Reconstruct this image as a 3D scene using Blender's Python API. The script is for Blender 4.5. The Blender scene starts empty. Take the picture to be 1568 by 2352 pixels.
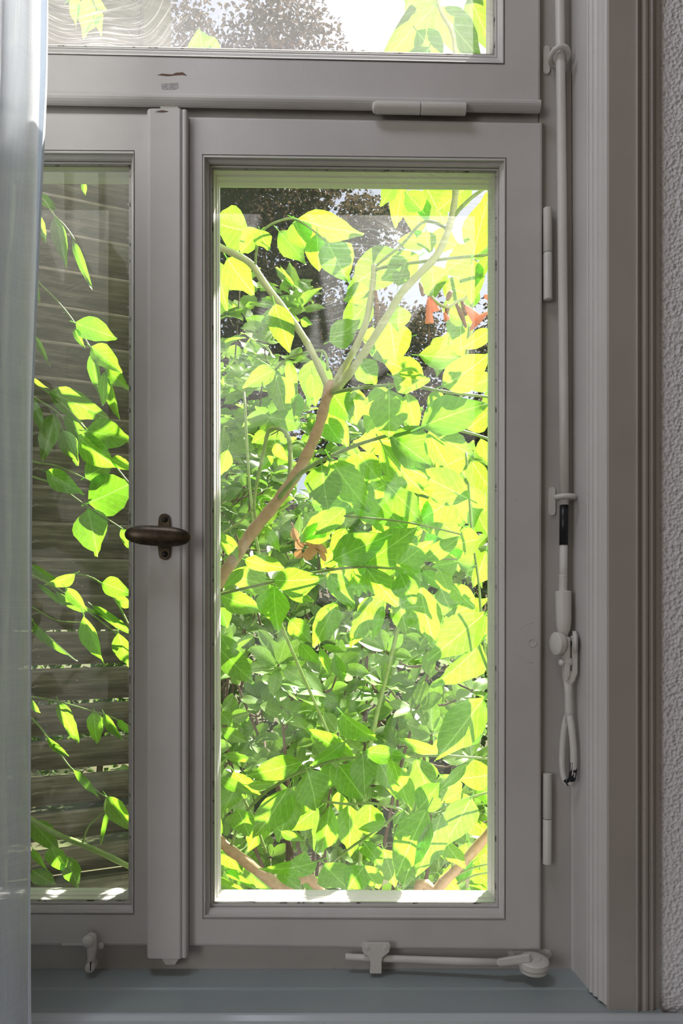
import bpy, bmesh, math, random
from mathutils import Vector, Matrix, noise

# ------------------------------------------------------------------ camera, sky, sun, exposure
scene = bpy.context.scene
COL = scene.collection
FPX, DIST, ZC, HX, HY = 1700.0, 1.02, 1.345, 784.0, 1400.0
cam_d = bpy.data.cameras.new('camera'); cam = bpy.data.objects.new('camera', cam_d); COL.objects.link(cam)
cam.location = (0, -DIST, ZC); cam.rotation_euler = (math.pi/2, 0, 0)
cam_d.sensor_fit = 'VERTICAL'; cam_d.sensor_height = 36; cam_d.sensor_width = 24
cam_d.lens = 36*FPX/2352; cam_d.shift_y = (HY-1176)/2352; cam_d.clip_start = .02; cam_d.clip_end = 400
scene.camera = cam
world = bpy.data.worlds.new('sky'); scene.world = world; world.use_nodes = True
wn = world.node_tree.nodes; wl = world.node_tree.links
sky = wn.new('ShaderNodeTexSky'); sky.sky_type = 'NISHITA'; sky.sun_disc = False
SUN_AZ, SUN_EL = math.radians(33), math.radians(50)      # azimuth measured from straight out of the window towards the right
sky.sun_elevation = SUN_EL; sky.sun_rotation = SUN_AZ; sky.air_density = 1.0; sky.dust_density = 3.0
wn['Background'].inputs['Strength'].default_value = 0.14
wl.new(sky.outputs[0], wn['Background'].inputs['Color'])
sd = Vector((math.sin(SUN_AZ)*math.cos(SUN_EL), math.cos(SUN_AZ)*math.cos(SUN_EL), math.sin(SUN_EL)))
sun_d = bpy.data.lights.new('sun', 'SUN'); sun_d.energy = 17.5; sun_d.angle = .009; sun_d.color = (1, .96, .88)
sun = bpy.data.objects.new('sun', sun_d); COL.objects.link(sun); sun.location = sd*20
sun.rotation_euler = sd.to_track_quat('Z', 'Y').to_euler()
# added fill light at an unseen side opening in wall_left, behind the camera
def area(name, loc, target, sx, sy, energy, color):
    d = bpy.data.lights.new(name, 'AREA'); d.shape = 'RECTANGLE'; d.size = sx; d.size_y = sy; d.energy = energy; d.color = color
    o = bpy.data.objects.new(name, d); COL.objects.link(o); o.location = loc
    o.rotation_euler = (Vector(loc)-Vector(target)).to_track_quat('Z', 'Y').to_euler(); return o
area('side_fill_light', (-2.02, -2.75, 1.75), (0, -2.75, 1.75), 1.4, 1.4, 28, (1.0, .985, .97))
# added overhead fill light for the upper-left falloff, in an invented ceiling opening
area('roof_fill_light', (-.55, -.64, 2.98), (-.55, -.64, 0), .7, .34, 7, (.84, .88, 1.0))
vs = scene.view_settings; vs.view_transform = 'Standard'; vs.look = 'None'; vs.gamma = 1; vs.exposure = 0.0; vs.use_curve_mapping = False
scene.cycles.transparent_max_bounces = 24; scene.cycles.max_bounces = 10; scene.cycles.transmission_bounces = 8

R = random.Random(7)
def P(px, py, y=0.0):
    k = (y+DIST)/FPX
    return Vector(((px-HX)*k, y, ZC+(HY-py)*k))

# ------------------------------------------------------------------ materials
def mat(name):
    m = bpy.data.materials.new(name); m.use_nodes = True
    nt = m.node_tree; nt.nodes.clear()
    out = nt.nodes.new('ShaderNodeOutputMaterial')
    return m, nt, out
def nd(nt, t, **kw):
    n = nt.nodes.new(t)
    for k, v in kw.items():
        if k in n.inputs: n.inputs[k].default_value = v
        else: setattr(n, k, v)
    return n
def lk(nt, a, b): nt.links.new(a, b)
def ramp(nt, src, stops):
    r = nt.nodes.new('ShaderNodeValToRGB'); lk(nt, src, r.inputs[0])
    el = r.color_ramp.elements
    while len(el) < len(stops): el.new(.5)
    for e, (p, c) in zip(el, stops):
        e.position = p; e.color = (c, c, c, 1) if isinstance(c, (int, float)) else (*c, 1)
    return r.outputs[0]
def coords(nt, scale=(1, 1, 1), which='Object'):
    tc = nt.nodes.new('ShaderNodeTexCoord'); mp = nt.nodes.new('ShaderNodeMapping'); mp.inputs['Scale'].default_value = scale
    lk(nt, tc.outputs[which], mp.inputs[0]); return mp.outputs[0]
def mixc(nt, fac, a, b, mode='MIX'):
    m = nt.nodes.new('ShaderNodeMix'); m.data_type = 'RGBA'; m.blend_type = mode
    for s, v in ((m.inputs[0], fac), (m.inputs[6], a), (m.inputs[7], b)):
        if hasattr(v, 'is_linked'): lk(nt, v, s)
        elif isinstance(v, (int, float)): s.default_value = v
        else: s.default_value = (*v, 1)
    return m.outputs[2]
def noise_tex(nt, co, scale, detail=4, rough=.55):
    n = nd(nt, 'ShaderNodeTexNoise', Scale=scale, Detail=detail, Roughness=rough); lk(nt, co, n.inputs['Vector']); return n.outputs['Fac']

def paint(name, c, c2, rough=.42, bump=.12, spec=.4, grain=True):
    m, nt, out = mat(name)
    b = nd(nt, 'ShaderNodeBsdfPrincipled', Roughness=rough); b.inputs['Specular IOR Level'].default_value = spec
    co = coords(nt)
    n1 = noise_tex(nt, co, 7, 5)
    col = mixc(nt, ramp(nt, n1, [(.35, 0), (.68, 1)]), c, c2)
    n3 = noise_tex(nt, co, 60, 3)
    dirt = ramp(nt, n3, [(.70, 0), (.78, 1)])
    col = mixc(nt, mixc(nt, .22, (0, 0, 0), dirt), col, tuple(x*.55 for x in c))
    lk(nt, col, b.inputs['Base Color'])
    n2 = noise_tex(nt, coords(nt, (1, 1, .25)), 160 if grain else 90, 4)
    bp = nd(nt, 'ShaderNodeBump', Strength=bump, Distance=.002); lk(nt, n2, bp.inputs['Height']); lk(nt, bp.outputs[0], b.inputs['Normal'])
    lk(nt, b.outputs[0], out.inputs[0]); return m
def flat(name, c, rough=.5, metal=0, bump=0, scale=80, c2=None):
    m, nt, out = mat(name)
    b = nd(nt, 'ShaderNodeBsdfPrincipled', Roughness=rough, Metallic=metal)
    n = noise_tex(nt, coords(nt), scale, 4)
    lk(nt, mixc(nt, ramp(nt, n, [(.4, 0), (.65, 1)]), c, c2 or tuple(x*.8 for x in c)), b.inputs['Base Color'])
    if bump:
        bp = nd(nt, 'ShaderNodeBump', Strength=bump, Distance=.002); lk(nt, n, bp.inputs['Height']); lk(nt, bp.outputs[0], b.inputs['Normal'])
    lk(nt, b.outputs[0], out.inputs[0]); return m

M = {}
M['paint'] = paint('aged_white_paint', (.66, .635, .62), (.60, .575, .56))
M['frame'] = paint('yellowed_frame_paint', (.52, .49, .465), (.46, .435, .41), .45)
M['casing'] = paint('casing_paint', (.44, .40, .37), (.40, .365, .335), .5)
M['hard'] = paint('hardware_paint', (.76, .73, .69), (.66, .63, .59), .38, .2)
M['sill'] = paint('sill_paint', (.36, .41, .41), (.32, .37, .38), .3, .06, .5)
M['board'] = paint('window_board_paint', (.58, .62, .65), (.54, .59, .62), .28, .04, .5)
M['bronze'] = flat('aged_bronze', (.10, .075, .05), .38, .75, .1, 60, (.04, .032, .024))
M['darkmetal'] = flat('bare_dark_steel', (.03, .033, .035), .35, .5)
M['screw'] = flat('dark_screw', (.03, .025, .02), .5, .6)
M['chip'] = flat('bare_wood_chip', (.16, .09, .06), .8, 0, .3, 200)
M['greychip'] = flat('scuffed_grey_patch', (.33, .32, .32), .7, 0, .3, 300, (.52, .5, .5))
M['room'] = flat('room_plaster', (.46, .40, .34), .9)
M['floorwood'] = flat('floor_boards', (.12, .07, .04), .5, 0, .1, 12, (.09, .05, .03))

def wallpaper():
    m, nt, out = mat('embossed_wallpaper')
    b = nd(nt, 'ShaderNodeBsdfPrincipled', Roughness=.75); b.inputs['Base Color'].default_value = (.92, .91, .94, 1)
    co = coords(nt)
    n1 = noise_tex(nt, co, 190, 3, .5)
    v = nd(nt, 'ShaderNodeTexVoronoi', Scale=210.0); lk(nt, co, v.inputs['Vector'])
    h = mixc(nt, .5, n1, v.outputs['Distance'])
    bp = nd(nt, 'ShaderNodeBump', Strength=.9, Distance=.006); lk(nt, h, bp.inputs['Height']); lk(nt, bp.outputs[0], b.inputs['Normal'])
    lk(nt, b.outputs[0], out.inputs[0]); return m
M['wallpaper'] = wallpaper()

def putty():
    m, nt, out = mat('cracked_putty')
    b = nd(nt, 'ShaderNodeBsdfPrincipled', Roughness=.7)
    n = noise_tex(nt, coords(nt, (1, 1, 1)), 55, 6, .7)
    lk(nt, mixc(nt, ramp(nt, n, [(.40, 0), (.46, 1)]), (.09, .075, .06), (.60, .58, .54)), b.inputs['Base Color'])
    lk(nt, b.outputs[0], out.inputs[0]); return m
M['putty'] = putty()

def glass(name, lo, hi, seed, scratch, z0, z1, top):
    m, nt, out = mat(name)
    co = coords(nt)
    mp = nd(nt, 'ShaderNodeMapping'); mp.inputs['Location'].default_value = (seed, 0, seed*.7); lk(nt, co, mp.inputs[0]); co2 = mp.outputs[0]
    big = noise_tex(nt, co2, 2.6, 2)
    sx = nd(nt, 'ShaderNodeSeparateXYZ'); lk(nt, co2, sx.inputs[0])
    def mth(op, a, b):
        q = nt.nodes.new('ShaderNodeMath'); q.operation = op
        for t, val in ((q.inputs[0], a), (q.inputs[1], b)):
            if hasattr(val, 'is_linked'): lk(nt, val, t)
            else: t.default_value = val
        return q.outputs[0]
    wob = mth('MULTIPLY', mth('SUBTRACT', big, .5), .35)                 # wiping strokes bend along with this
    zz = mth('ADD', sx.outputs[2], wob)
    cb = nd(nt, 'ShaderNodeCombineXYZ'); lk(nt, mth('MULTIPLY', sx.outputs[0], 14.0), cb.inputs[0]); lk(nt, mth('MULTIPLY', zz, 420.0), cb.inputs[2])
    streak = ramp(nt, noise_tex(nt, cb.outputs[0], 1.0, 3, .6), [(.50, 0), (.72, 1)])
    fine = noise_tex(nt, co2, 900, 2)
    speck = ramp(nt, noise_tex(nt, co2, 240, 2), [(.70, 0), (.76, 1)])
    sz = nd(nt, 'ShaderNodeSeparateXYZ'); lk(nt, co, sz.inputs[0])
    mr = nd(nt, 'ShaderNodeMapRange'); lk(nt, sz.outputs[2], mr.inputs[0]); mr.inputs[1].default_value = z0; mr.inputs[2].default_value = z1; mr.inputs[3].default_value = 0; mr.inputs[4].default_value = 1
    up = mixc(nt, 1.0, mr.outputs[0], ramp(nt, noise_tex(nt, co2, 5, 3), [(.3, .45), (.65, 1)]), 'MULTIPLY')
    base = mixc(nt, 1.0, ramp(nt, big, [(.35, lo), (.7, hi)]), mixc(nt, top, (0, 0, 0), up), 'ADD')
    streak = mixc(nt, 1.0, streak, mixc(nt, up, (.25, .25, .25), (1, 1, 1)), 'MULTIPLY')
    s1 = mixc(nt, scratch, (0, 0, 0), mixc(nt, 1.0, streak, ramp(nt, fine, [(.3, .3), (.6, 1)]), 'MULTIPLY'))
    s1 = mixc(nt, 1.0, s1, ramp(nt, big, [(.4, .15), (.65, 1)]), 'MULTIPLY')
    s2 = mixc(nt, .22, (0, 0, 0), speck)
    f = mixc(nt, 1.0, mixc(nt, 1.0, base, s1, 'ADD'), s2, 'ADD')
    tr = nd(nt, 'ShaderNodeBsdfTransparent'); tr.inputs[0].default_value = (.96, .97, .96, 1)
    gl = nd(nt, 'ShaderNodeBsdfGlossy', Roughness=.01); gl.inputs[0].default_value = (1, 1, 1, 1)
    fr = nd(nt, 'ShaderNodeFresnel', IOR=1.45)
    mx = nd(nt, 'ShaderNodeMixShader'); lk(nt, fr.outputs[0], mx.inputs[0]); lk(nt, tr.outputs[0], mx.inputs[1]); lk(nt, gl.outputs[0], mx.inputs[2])
    df = nd(nt, 'ShaderNodeBsdfDiffuse'); df.inputs[0].default_value = (.6, .59, .6, 1)
    tl = nd(nt, 'ShaderNodeBsdfTranslucent'); tl.inputs[0].default_value = (.80, .79, .84, 1)
    md = nd(nt, 'ShaderNodeMixShader'); md.inputs[0].default_value = .6; lk(nt, df.outputs[0], md.inputs[1]); lk(nt, tl.outputs[0], md.inputs[2])
    mf = nd(nt, 'ShaderNodeMixShader'); lk(nt, f, mf.inputs[0]); lk(nt, mx.outputs[0], mf.inputs[1]); lk(nt, md.outputs[0], mf.inputs[2])
    lk(nt, mf.outputs[0], out.inputs[0]); return m
M['glass'] = glass('dusty_glass', .025, .06, 3.1, .5, 1.55, 1.90, .13)
M['glass_up'] = glass('dustier_glass', .08, .18, 8.3, .6, 2.0, 2.2, .10)
M['glass_left'] = glass('rain_spotted_glass', .008, .03, 5.7, .08, 1.6, 1.95, .05)

def leaf_mat(name, dif, tra, vein, mixf=.62, gloss=.08, hue=.035, veins=True):
    m, nt, out = mat(name)
    tc = nt.nodes.new('ShaderNodeTexCoord'); sp = nt.nodes.new('ShaderNodeSeparateXYZ'); lk(nt, tc.outputs['UV'], sp.inputs[0])
    def mth(op, a, b=None):
        n = nt.nodes.new('ShaderNodeMath'); n.operation = op
        for s, v in ((n.inputs[0], a), (n.inputs[1], b)):
            if v is None: continue
            if hasattr(v, 'is_linked'): lk(nt, v, s)
            else: s.default_value = v
        return n.outputs[0]
    oi = nt.nodes.new('ShaderNodeObjectInfo')
    dv, tv = dif, tra
    if veins:
        av = mth('ABSOLUTE', mth('SUBTRACT', sp.outputs[1], .5))          # 0 at midrib .. .5 at margin
        t = mth('SUBTRACT', mth('MULTIPLY', sp.outputs[0], 6.5), mth('MULTIPLY', mth('POWER', av, .8), 4.2))
        side = mth('ABSOLUTE', mth('SUBTRACT', mth('FRACT', t), .5))
        sv = mth('LESS_THAN', side, .035); mv = mth('LESS_THAN', av, .018)
        vf = mth('MULTIPLY', mth('MAXIMUM', mth('MULTIPLY', sv, .7), mv), .85)
        nz = noise_tex(nt, coords(nt, (1, 1, 1)), 9, 3)
        blot = ramp(nt, nz, [(.35, .82), (.7, 1.1)])
        dv = mixc(nt, vf, mixc(nt, 1, dif, blot, 'MULTIPLY'), vein); tv = mixc(nt, vf, mixc(nt, 1, tra, blot, 'MULTIPLY'), tuple(min(1, x*1.1+.10) for x in tra))
    hs = nd(nt, 'ShaderNodeHueSaturation'); 
    lk(nt, mth('ADD', mth('MULTIPLY', oi.outputs['Random'], hue*.35), .5-hue*.175), hs.inputs['Hue'])
    lk(nt, mth('ADD', mth('MULTIPLY', oi.outputs['Random'], -.3), 1.12), hs.inputs['Value'])
    if hasattr(tv, 'is_linked'): lk(nt, tv, hs.inputs['Color'])
    else: hs.inputs['Color'].default_value = (*tv, 1)
    d = nd(nt, 'ShaderNodeBsdfDiffuse'); t2 = nd(nt, 'ShaderNodeBsdfTranslucent')
    if hasattr(dv, 'is_linked'): lk(nt, dv, d.inputs[0])
    else: d.inputs[0].default_value = (*dv, 1)
    lk(nt, hs.outputs[0], t2.inputs[0])
    mx = nd(nt, 'ShaderNodeMixShader'); mx.inputs[0].default_value = mixf
    lk(nt, d.outputs[0], mx.inputs[1]); lk(nt, t2.outputs[0], mx.inputs[2])
    g = nd(nt, 'ShaderNodeBsdfGlossy', Roughness=.35)
    m2 = nd(nt, 'ShaderNodeMixShader'); m2.inputs[0].default_value = gloss
    lk(nt, mx.outputs[0], m2.inputs[1]); lk(nt, g.outputs[0], m2.inputs[2]); lk(nt, m2.outputs[0], out.inputs[0]); return m
M['vine'] = leaf_mat('vine_leaf', (.10, .17, .012), (.31, .70, .03), (.50, .62, .24), .66, .06)
M['shrub'] = leaf_mat('evergreen_shrub_leaf', (.22, .38, .08), (.30, .60, .04), (.40, .55, .22), .42, .06)
M['bright'] = leaf_mat('light_shrub_leaf', (.28, .45, .06), (.42, .78, .06), (.45, .6, .2), .55, .08)
M['darkshrub'] = leaf_mat('grey_green_leaf', (.14, .24, .06), (.22, .45, .04), (.3, .42, .2), .45, .06)
M['copper'] = leaf_mat('copper_tree_leaf', (.040, .036, .040), (.09, .065, .04), (.1, .1, .1), .45, .04, .06, False)
M['hedge'] = leaf_mat('hedge_leaf', (.09, .16, .05), (.16, .30, .04), (.1, .1, .1), .45, .04, .06, False)
M['petal'] = leaf_mat('orange_petal', (.90, .46, .34), (.92, .46, .34), (.8, .3, .2), .5, .04, .05, False)
M['dryleaf'] = leaf_mat('dried_leaf', (.55, .30, .13), (.60, .28, .10), (.6, .4, .2), .4, .03, .1)
M['greenstem'] = flat('green_stem', (.46, .52, .22), .5, 0, .2, 60, (.52, .55, .30))
M['shoot'] = flat('young_shoot', (.22, .34, .08), .45, 0, .1, 60, (.30, .42, .14))
M['brownstem'] = flat('brown_stem', (.54, .35, .21), .6, 0, .35, 90, (.44, .28, .16))
M['bark'] = flat('bark', (.16, .11, .08), .9, 0, .6, 20)
M['pod'] = flat('dried_pod', (.27, .13, .05), .7, 0, .3, 90)
M['soil'] = flat('garden_ground', (.10, .12, .04), .95, 0, .5, 3, (.09, .07, .04))

def oldwood():
    m, nt, out = mat('weathered_wood')
    b = nd(nt, 'ShaderNodeBsdfPrincipled', Roughness=.85)
    co = coords(nt, (1.2, 14, 14), 'Object')
    n = noise_tex(nt, co, 9, 6, .65)
    col = ramp(nt, n, [(.25, (.06, .052, .042)), (.48, (.18, .16, .125)), (.72, (.42, .38, .31))])
    n2 = noise_tex(nt, coords(nt, (1, 1, 1)), 5, 4)
    col = mixc(nt, ramp(nt, n2, [(.42, 0), (.62, .75)]), col, (.08, .095, .045))
    n3 = noise_tex(nt, coords(nt, (1, 3, 3)), 26, 4, .7)
    col = mixc(nt, ramp(nt, n3, [(.66, 0), (.70, .8)]), col, (.52, .50, .45))
    lk(nt, col, b.inputs['Base Color'])
    bp = nd(nt, 'ShaderNodeBump', Strength=.5, Distance=.002); lk(nt, n, bp.inputs['Height']); lk(nt, bp.outputs[0], b.inputs['Normal'])
    lk(nt, b.outputs[0], out.inputs[0]); return m
M['oldwood'] = oldwood()

def cloth(name, alpha, col):
    m, nt, out = mat(name)
    co = coords(nt, (1, 1, 1), 'UV')
    w1 = nd(nt, 'ShaderNodeTexNoise', Scale=1.0, Detail=2.0); mp = nd(nt, 'ShaderNodeMapping'); mp.inputs['Scale'].default_value = (900, 12, 1); lk(nt, co, mp.inputs[0]); lk(nt, mp.outputs[0], w1.inputs['Vector'])
    w2 = nd(nt, 'ShaderNodeTexNoise', Scale=1.0, Detail=2.0); mp = nd(nt, 'ShaderNodeMapping'); mp.inputs['Scale'].default_value = (14, 900, 1); lk(nt, co, mp.inputs[0]); lk(nt, mp.outputs[0], w2.inputs['Vector'])
    wv = mixc(nt, .5, w1.outputs['Fac'], w2.outputs['Fac'])
    c = mixc(nt, ramp(nt, wv, [(.35, .75), (.6, 1)]), (.50, .56, .62), col)
    d = nd(nt, 'ShaderNodeBsdfDiffuse'); t = nd(nt, 'ShaderNodeBsdfTranslucent'); lk(nt, c, d.inputs[0]); lk(nt, c, t.inputs[0])
    mx = nd(nt, 'ShaderNodeMixShader'); mx.inputs[0].default_value = .35; lk(nt, d.outputs[0], mx.inputs[1]); lk(nt, t.outputs[0], mx.inputs[2])
    tr = nd(nt, 'ShaderNodeBsdfTransparent')
    m2 = nd(nt, 'ShaderNodeMixShader'); m2.inputs[0].default_value = 1-alpha; lk(nt, mx.outputs[0], m2.inputs[1]); lk(nt, tr.outputs[0], m2.inputs[2])
    lk(nt, m2.outputs[0], out.inputs[0]); return m
M['cloth'] = cloth('sheer_cotton', .87, (.95, .97, 1.0))
M['hem'] = cloth('hem_cotton', .94, (.66, .74, .85))

# ------------------------------------------------------------------ object helpers
def put(name, mesh, m, parent=None, smooth=False):
    o = bpy.data.objects.new(name, mesh); COL.objects.link(o)
    if m is not None and not mesh.materials: mesh.materials.append(m)
    if parent is not None:
        o.parent = parent; o.matrix_parent_inverse = Matrix.Translation(-Vector(parent.location))
    if smooth:
        for p in mesh.polygons: p.use_smooth = True
    return o
def mesh_of(bm, name):
    bmesh.ops.recalc_face_normals(bm, faces=bm.faces)
    me = bpy.data.meshes.new(name); bm.to_mesh(me); bm.free(); return me
def pyd(name, v, f, m, parent=None, smooth=False, fix=True):
    me = bpy.data.meshes.new(name); me.from_pydata([tuple(x) for x in v], [], f); me.update()
    if fix:
        bm = bmesh.new(); bm.from_mesh(me); bmesh.ops.remove_doubles(bm, verts=bm.verts, dist=1e-6); bmesh.ops.recalc_face_normals(bm, faces=bm.faces); bm.to_mesh(me); bm.free()
    return put(name, me, m, parent, smooth)
def empty(name, loc, label=None, cat=None, group=None, kind=None):
    o = bpy.data.objects.new(name, None); COL.objects.link(o); o.location = loc; o.empty_display_size = .05
    return tag(o, label, cat, group, kind)
def tag(o, label=None, cat=None, group=None, kind=None):
    if label: o['label'] = label
    if cat: o['category'] = cat
    if group: o['group'] = group
    if kind: o['kind'] = kind
    return o
def box(name, a, b, m, parent=None, bevel=0.0):
    bm = bmesh.new(); bmesh.ops.create_cube(bm, size=1)
    for v in bm.verts: v.co = Vector([a[i]+(b[i]-a[i])*(v.co[i]+.5) for i in range(3)])
    if bevel: bmesh.ops.bevel(bm, geom=bm.edges[:], offset=bevel, segments=2, affect='EDGES')
    return put(name, mesh_of(bm, name), m, parent)
def boxes(name, lst, m, parent=None):
    bm = bmesh.new()
    for a, b in lst:
        r = bmesh.ops.create_cube(bm, size=1)
        for v in r['verts']: v.co = Vector([a[i]+(b[i]-a[i])*(v.co[i]+.5) for i in range(3)])
    return put(name, mesh_of(bm, name), m, parent)
def hexa(name, front, back, m, parent=None, bevel=0.0):
    """solid from four front points and four back points (same order)"""
    bm = bmesh.new(); vs_ = [bm.verts.new(p) for p in front+back]
    for f in ((0, 1, 2, 3), (7, 6, 5, 4), (0, 4, 5, 1), (1, 5, 6, 2), (2, 6, 7, 3), (3, 7, 4, 0)): bm.faces.new([vs_[i] for i in f])
    bmesh.ops.recalc_face_normals(bm, faces=bm.faces)
    if bevel: bmesh.ops.bevel(bm, geom=bm.edges[:], offset=bevel, segments=3, affect='EDGES')
    return put(name, mesh_of(bm, name), m, parent)
def ring(name, loops, m, parent=None, bevel=0):
    """nested four-corner loops (TL,TR,BR,BL in pixels, depth y) -> frame surface, outside to inside"""
    v = []; f = []
    for cs, y in loops: v += [P(c[0], c[1], y) for c in cs]
    for i in range(len(loops)-1):
        for j in range(4):
            a = i*4+j; b = i*4+(j+1) % 4; f.append((a, b, b+4, a+4))
    return pyd(name, v, f, m, parent)
def rect(l, t, r, b, sl=0.0, sl2=None):
    """pixel rectangle whose top edge falls by sl over its width, bottom edge by sl2"""
    if sl2 is None: sl2 = sl
    return [(l, t), (r, t+sl), (r, b+sl2), (l, b)]
def sweep(pts, rad, n=8, closed=False, flat_=1.0, caps=True):
    """tube along points; rad number or list -> verts, faces"""
    pts = [Vector(p) for p in pts]; N = len(pts)
    rad = rad if isinstance(rad, (list, tuple)) else [rad]*N
    v = []; f = []; up = None
    for i, p in enumerate(pts):
        if closed: t = pts[(i+1) % N]-pts[i-1]
        else: t = pts[min(i+1, N-1)]-pts[max(i-1, 0)]
        t.normalize()
        if up is None:
            up = Vector((0, 1, 0)) if abs(t.y) < .8 else Vector((1, 0, 0))
        a = t.cross(up)
        if a.length < 1e-5: a = t.cross(Vector((0, 0, 1)))
        a.normalize(); b = a.cross(t).normalized(); up = b
        for k in range(n):
            an = 2*math.pi*k/n; v.append(p+(a*math.cos(an)+b*math.sin(an)*flat_)*rad[i])
    for i in range(N if closed else N-1):
        for k in range(n):
            q = ((i+1) % N)*n; f.append((i*n+k, i*n+(k+1) % n, q+(k+1) % n, q+k))
    if caps and not closed:
        f.append(tuple(range(n-1, -1, -1))); f.append(tuple((N-1)*n+k for k in range(n)))
    return v, f
def tube(name, pts, rad, m, parent=None, n=8, closed=False, flat_=1.0):
    v, f = sweep(pts, rad, n, closed, flat_)
    return pyd(name, v, f, m, parent, True, False)
def lathe(name, c, axis, prof, m, parent=None, n=20, smooth=True):
    """profile [(t along axis, radius)]"""
    axis = Vector(axis).normalized(); c = Vector(c)
    pts = [c+axis*t for t, r in prof]; rad = [max(r, 1e-4) for t, r in prof]
    a = axis.orthogonal().normalized(); b = axis.cross(a)
    v = []; f = []
    for p, r in zip(pts, rad):
        for k in range(n):
            an = 2*math.pi*k/n; v.append(p+(a*math.cos(an)+b*math.sin(an))*r)
    for i in range(len(pts)-1):
        for k in range(n): f.append((i*n+k, i*n+(k+1) % n, (i+1)*n+(k+1) % n, (i+1)*n+k))
    f.append(tuple(range(n))); f.append(tuple((len(pts)-1)*n+k for k in range(n)))
    o = pyd(name, v, f, m, parent, smooth)
    if smooth:
        md = o.modifiers.new('edges', 'EDGE_SPLIT'); md.split_angle = math.radians(40)
    return o
def extrude_profile(name, prof, z0, z1, m, parent=None, smooth=False):
    """closed x,y polygon extruded in z"""
    n = len(prof); v = [(x, y, z0) for x, y in prof]+[(x, y, z1) for x, y in prof]
    f = [(i, (i+1) % n, n+(i+1) % n, n+i) for i in range(n)]+[tuple(range(n)), tuple(range(2*n-1, n-1, -1))]
    return pyd(name, v, f, m, parent, smooth)
def extrude_x(name, prof, x0, x1, m, parent=None, dz=0.0):
    """closed y,z polygon extruded in x (dz = change in height at x1)"""
    n = len(prof); v = [(x0, y, z) for y, z in prof]+[(x1, y, z+dz) for y, z in prof]
    f = [(i, (i+1) % n, n+(i+1) % n, n+i) for i in range(n)]+[tuple(range(n)), tuple(range(2*n-1, n-1, -1))]
    return pyd(name, v, f, m, parent)
def catmull(pts, sub=5):
    pts = [Vector(p) for p in pts]; out = []
    for i in range(len(pts)-1):
        p0, p1, p2, p3 = pts[max(i-1, 0)], pts[i], pts[i+1], pts[min(i+2, len(pts)-1)]
        for s in range(sub):
            t = s/sub
            out.append(.5*((2*p1)+(p2-p0)*t+(2*p0-5*p1+4*p2-p3)*t*t+(3*p1-p0-3*p2+p3)*t**3))
    out.append(pts[-1]); return out

# ------------------------------------------------------------------ the room
X0, X1 = -2.0, 1.7; YB = -3.6; ZT = 2.95
XL, XR = -.79, .405                  # opening in the window wall
YW0, YW1 = -.072, .13
tag(box('floor', (X0-.2, YB-.2, -.1), (X1+.2, .13, 0), M['floorwood']), 'brown wooden floor of the room', kind='structure')
CX0, CX1, CY0, CY1 = -.93, -.17, -.84, -.44      # ceiling opening added for the overhead fill light
tag(boxes('ceiling', [((X0-.2, YB-.2, ZT), (CX0, .13, ZT+.1)), ((CX1, YB-.2, ZT), (X1+.2, .13, ZT+.1)), ((CX0, YB-.2, ZT), (CX1, CY0, ZT+.1)), ((CX0, CY1, ZT), (CX1, .13, ZT+.1))], M['room']), 'white ceiling of the room', kind='structure')
tag(boxes('roof_fill_opening', [((CX0, CY0, ZT), (CX0+.03, CY1, ZT+.12)), ((CX1-.03, CY0, ZT), (CX1, CY1, ZT+.12)), ((CX0+.03, CY0, ZT), (CX1-.03, CY0+.03, ZT+.12)), ((CX0+.03, CY1-.03, ZT), (CX1-.03, CY1, ZT+.12))], M['paint']), 'white frame of the ceiling opening added for the fill light', kind='structure')  # unseen frame, added around the overhead fill light
tag(box('wall_right', (X1, YB, 0), (X1+.12, YW1, ZT), M['room']), 'plain side wall right of the window', kind='structure')
tag(box('wall_back', (X0, YB-.12, 0), (X1, YB, ZT), M['room']), 'plain wall facing the window', kind='structure')
tag(boxes('wall_left', [((X0-.15, YB, 0), (X0, -3.45, ZT)), ((X0-.15, -2.05, 0), (X0, YW1, ZT)), ((X0-.15, -3.45, 0), (X0, -2.05, 1.05)), ((X0-.15, -3.45, 2.45), (X0, -2.05, ZT))], M['room']), 'plain side wall with a large opening added for the fill light', kind='structure')  # side opening added to hold the fill light
zs = P(0, 2225, .012).z               # sill level
tag(boxes('wall_front', [((XR, YW0, 0), (X1, YW1, ZT)), ((X0, YW0, 0), (XL, YW1, ZT)), ((XL, YW0, 2.63), (XR, YW1, ZT)), ((XL, YW0, 0), (XR, YW1, zs-.03))], M['wallpaper']), 'embossed white wallpaper beside the window casing', kind='structure')

# ------------------------------------------------------------------ fixed window frame: jambs, transom, bottom rail
w1 = empty('window_1', (0, .03, zs), 'grey-white painted fixed window frame around the casements', kind='structure')
FY = .012
def frame_piece(name, l, t, r, b, y0=FY, y1=.085, sl=0, bev=.0015):
    fr = [P(l, t, y0), P(r, t+sl, y0), P(r, b+sl, y0), P(l, b, y0)]
    bk = [Vector((p.x, y1, p.z)) for p in fr]
    return hexa(name, fr, bk, M['frame'], w1, bev)
frame_piece('frame_jamb', 1236, -800, 1312, 2232)
frame_piece('frame_jamb', -540, -800, -462, 2232)
frame_piece('transom', -465, 222, 1238, 300, sl=10)
frame_piece('frame_bottom_rail', -465, 2140, 1238, 2232)
frame_piece('frame_head', -465, -800, 1238, -745)
frame_piece('frame_mullion', 340, 296, 440, 2150, .03, .075)
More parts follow.
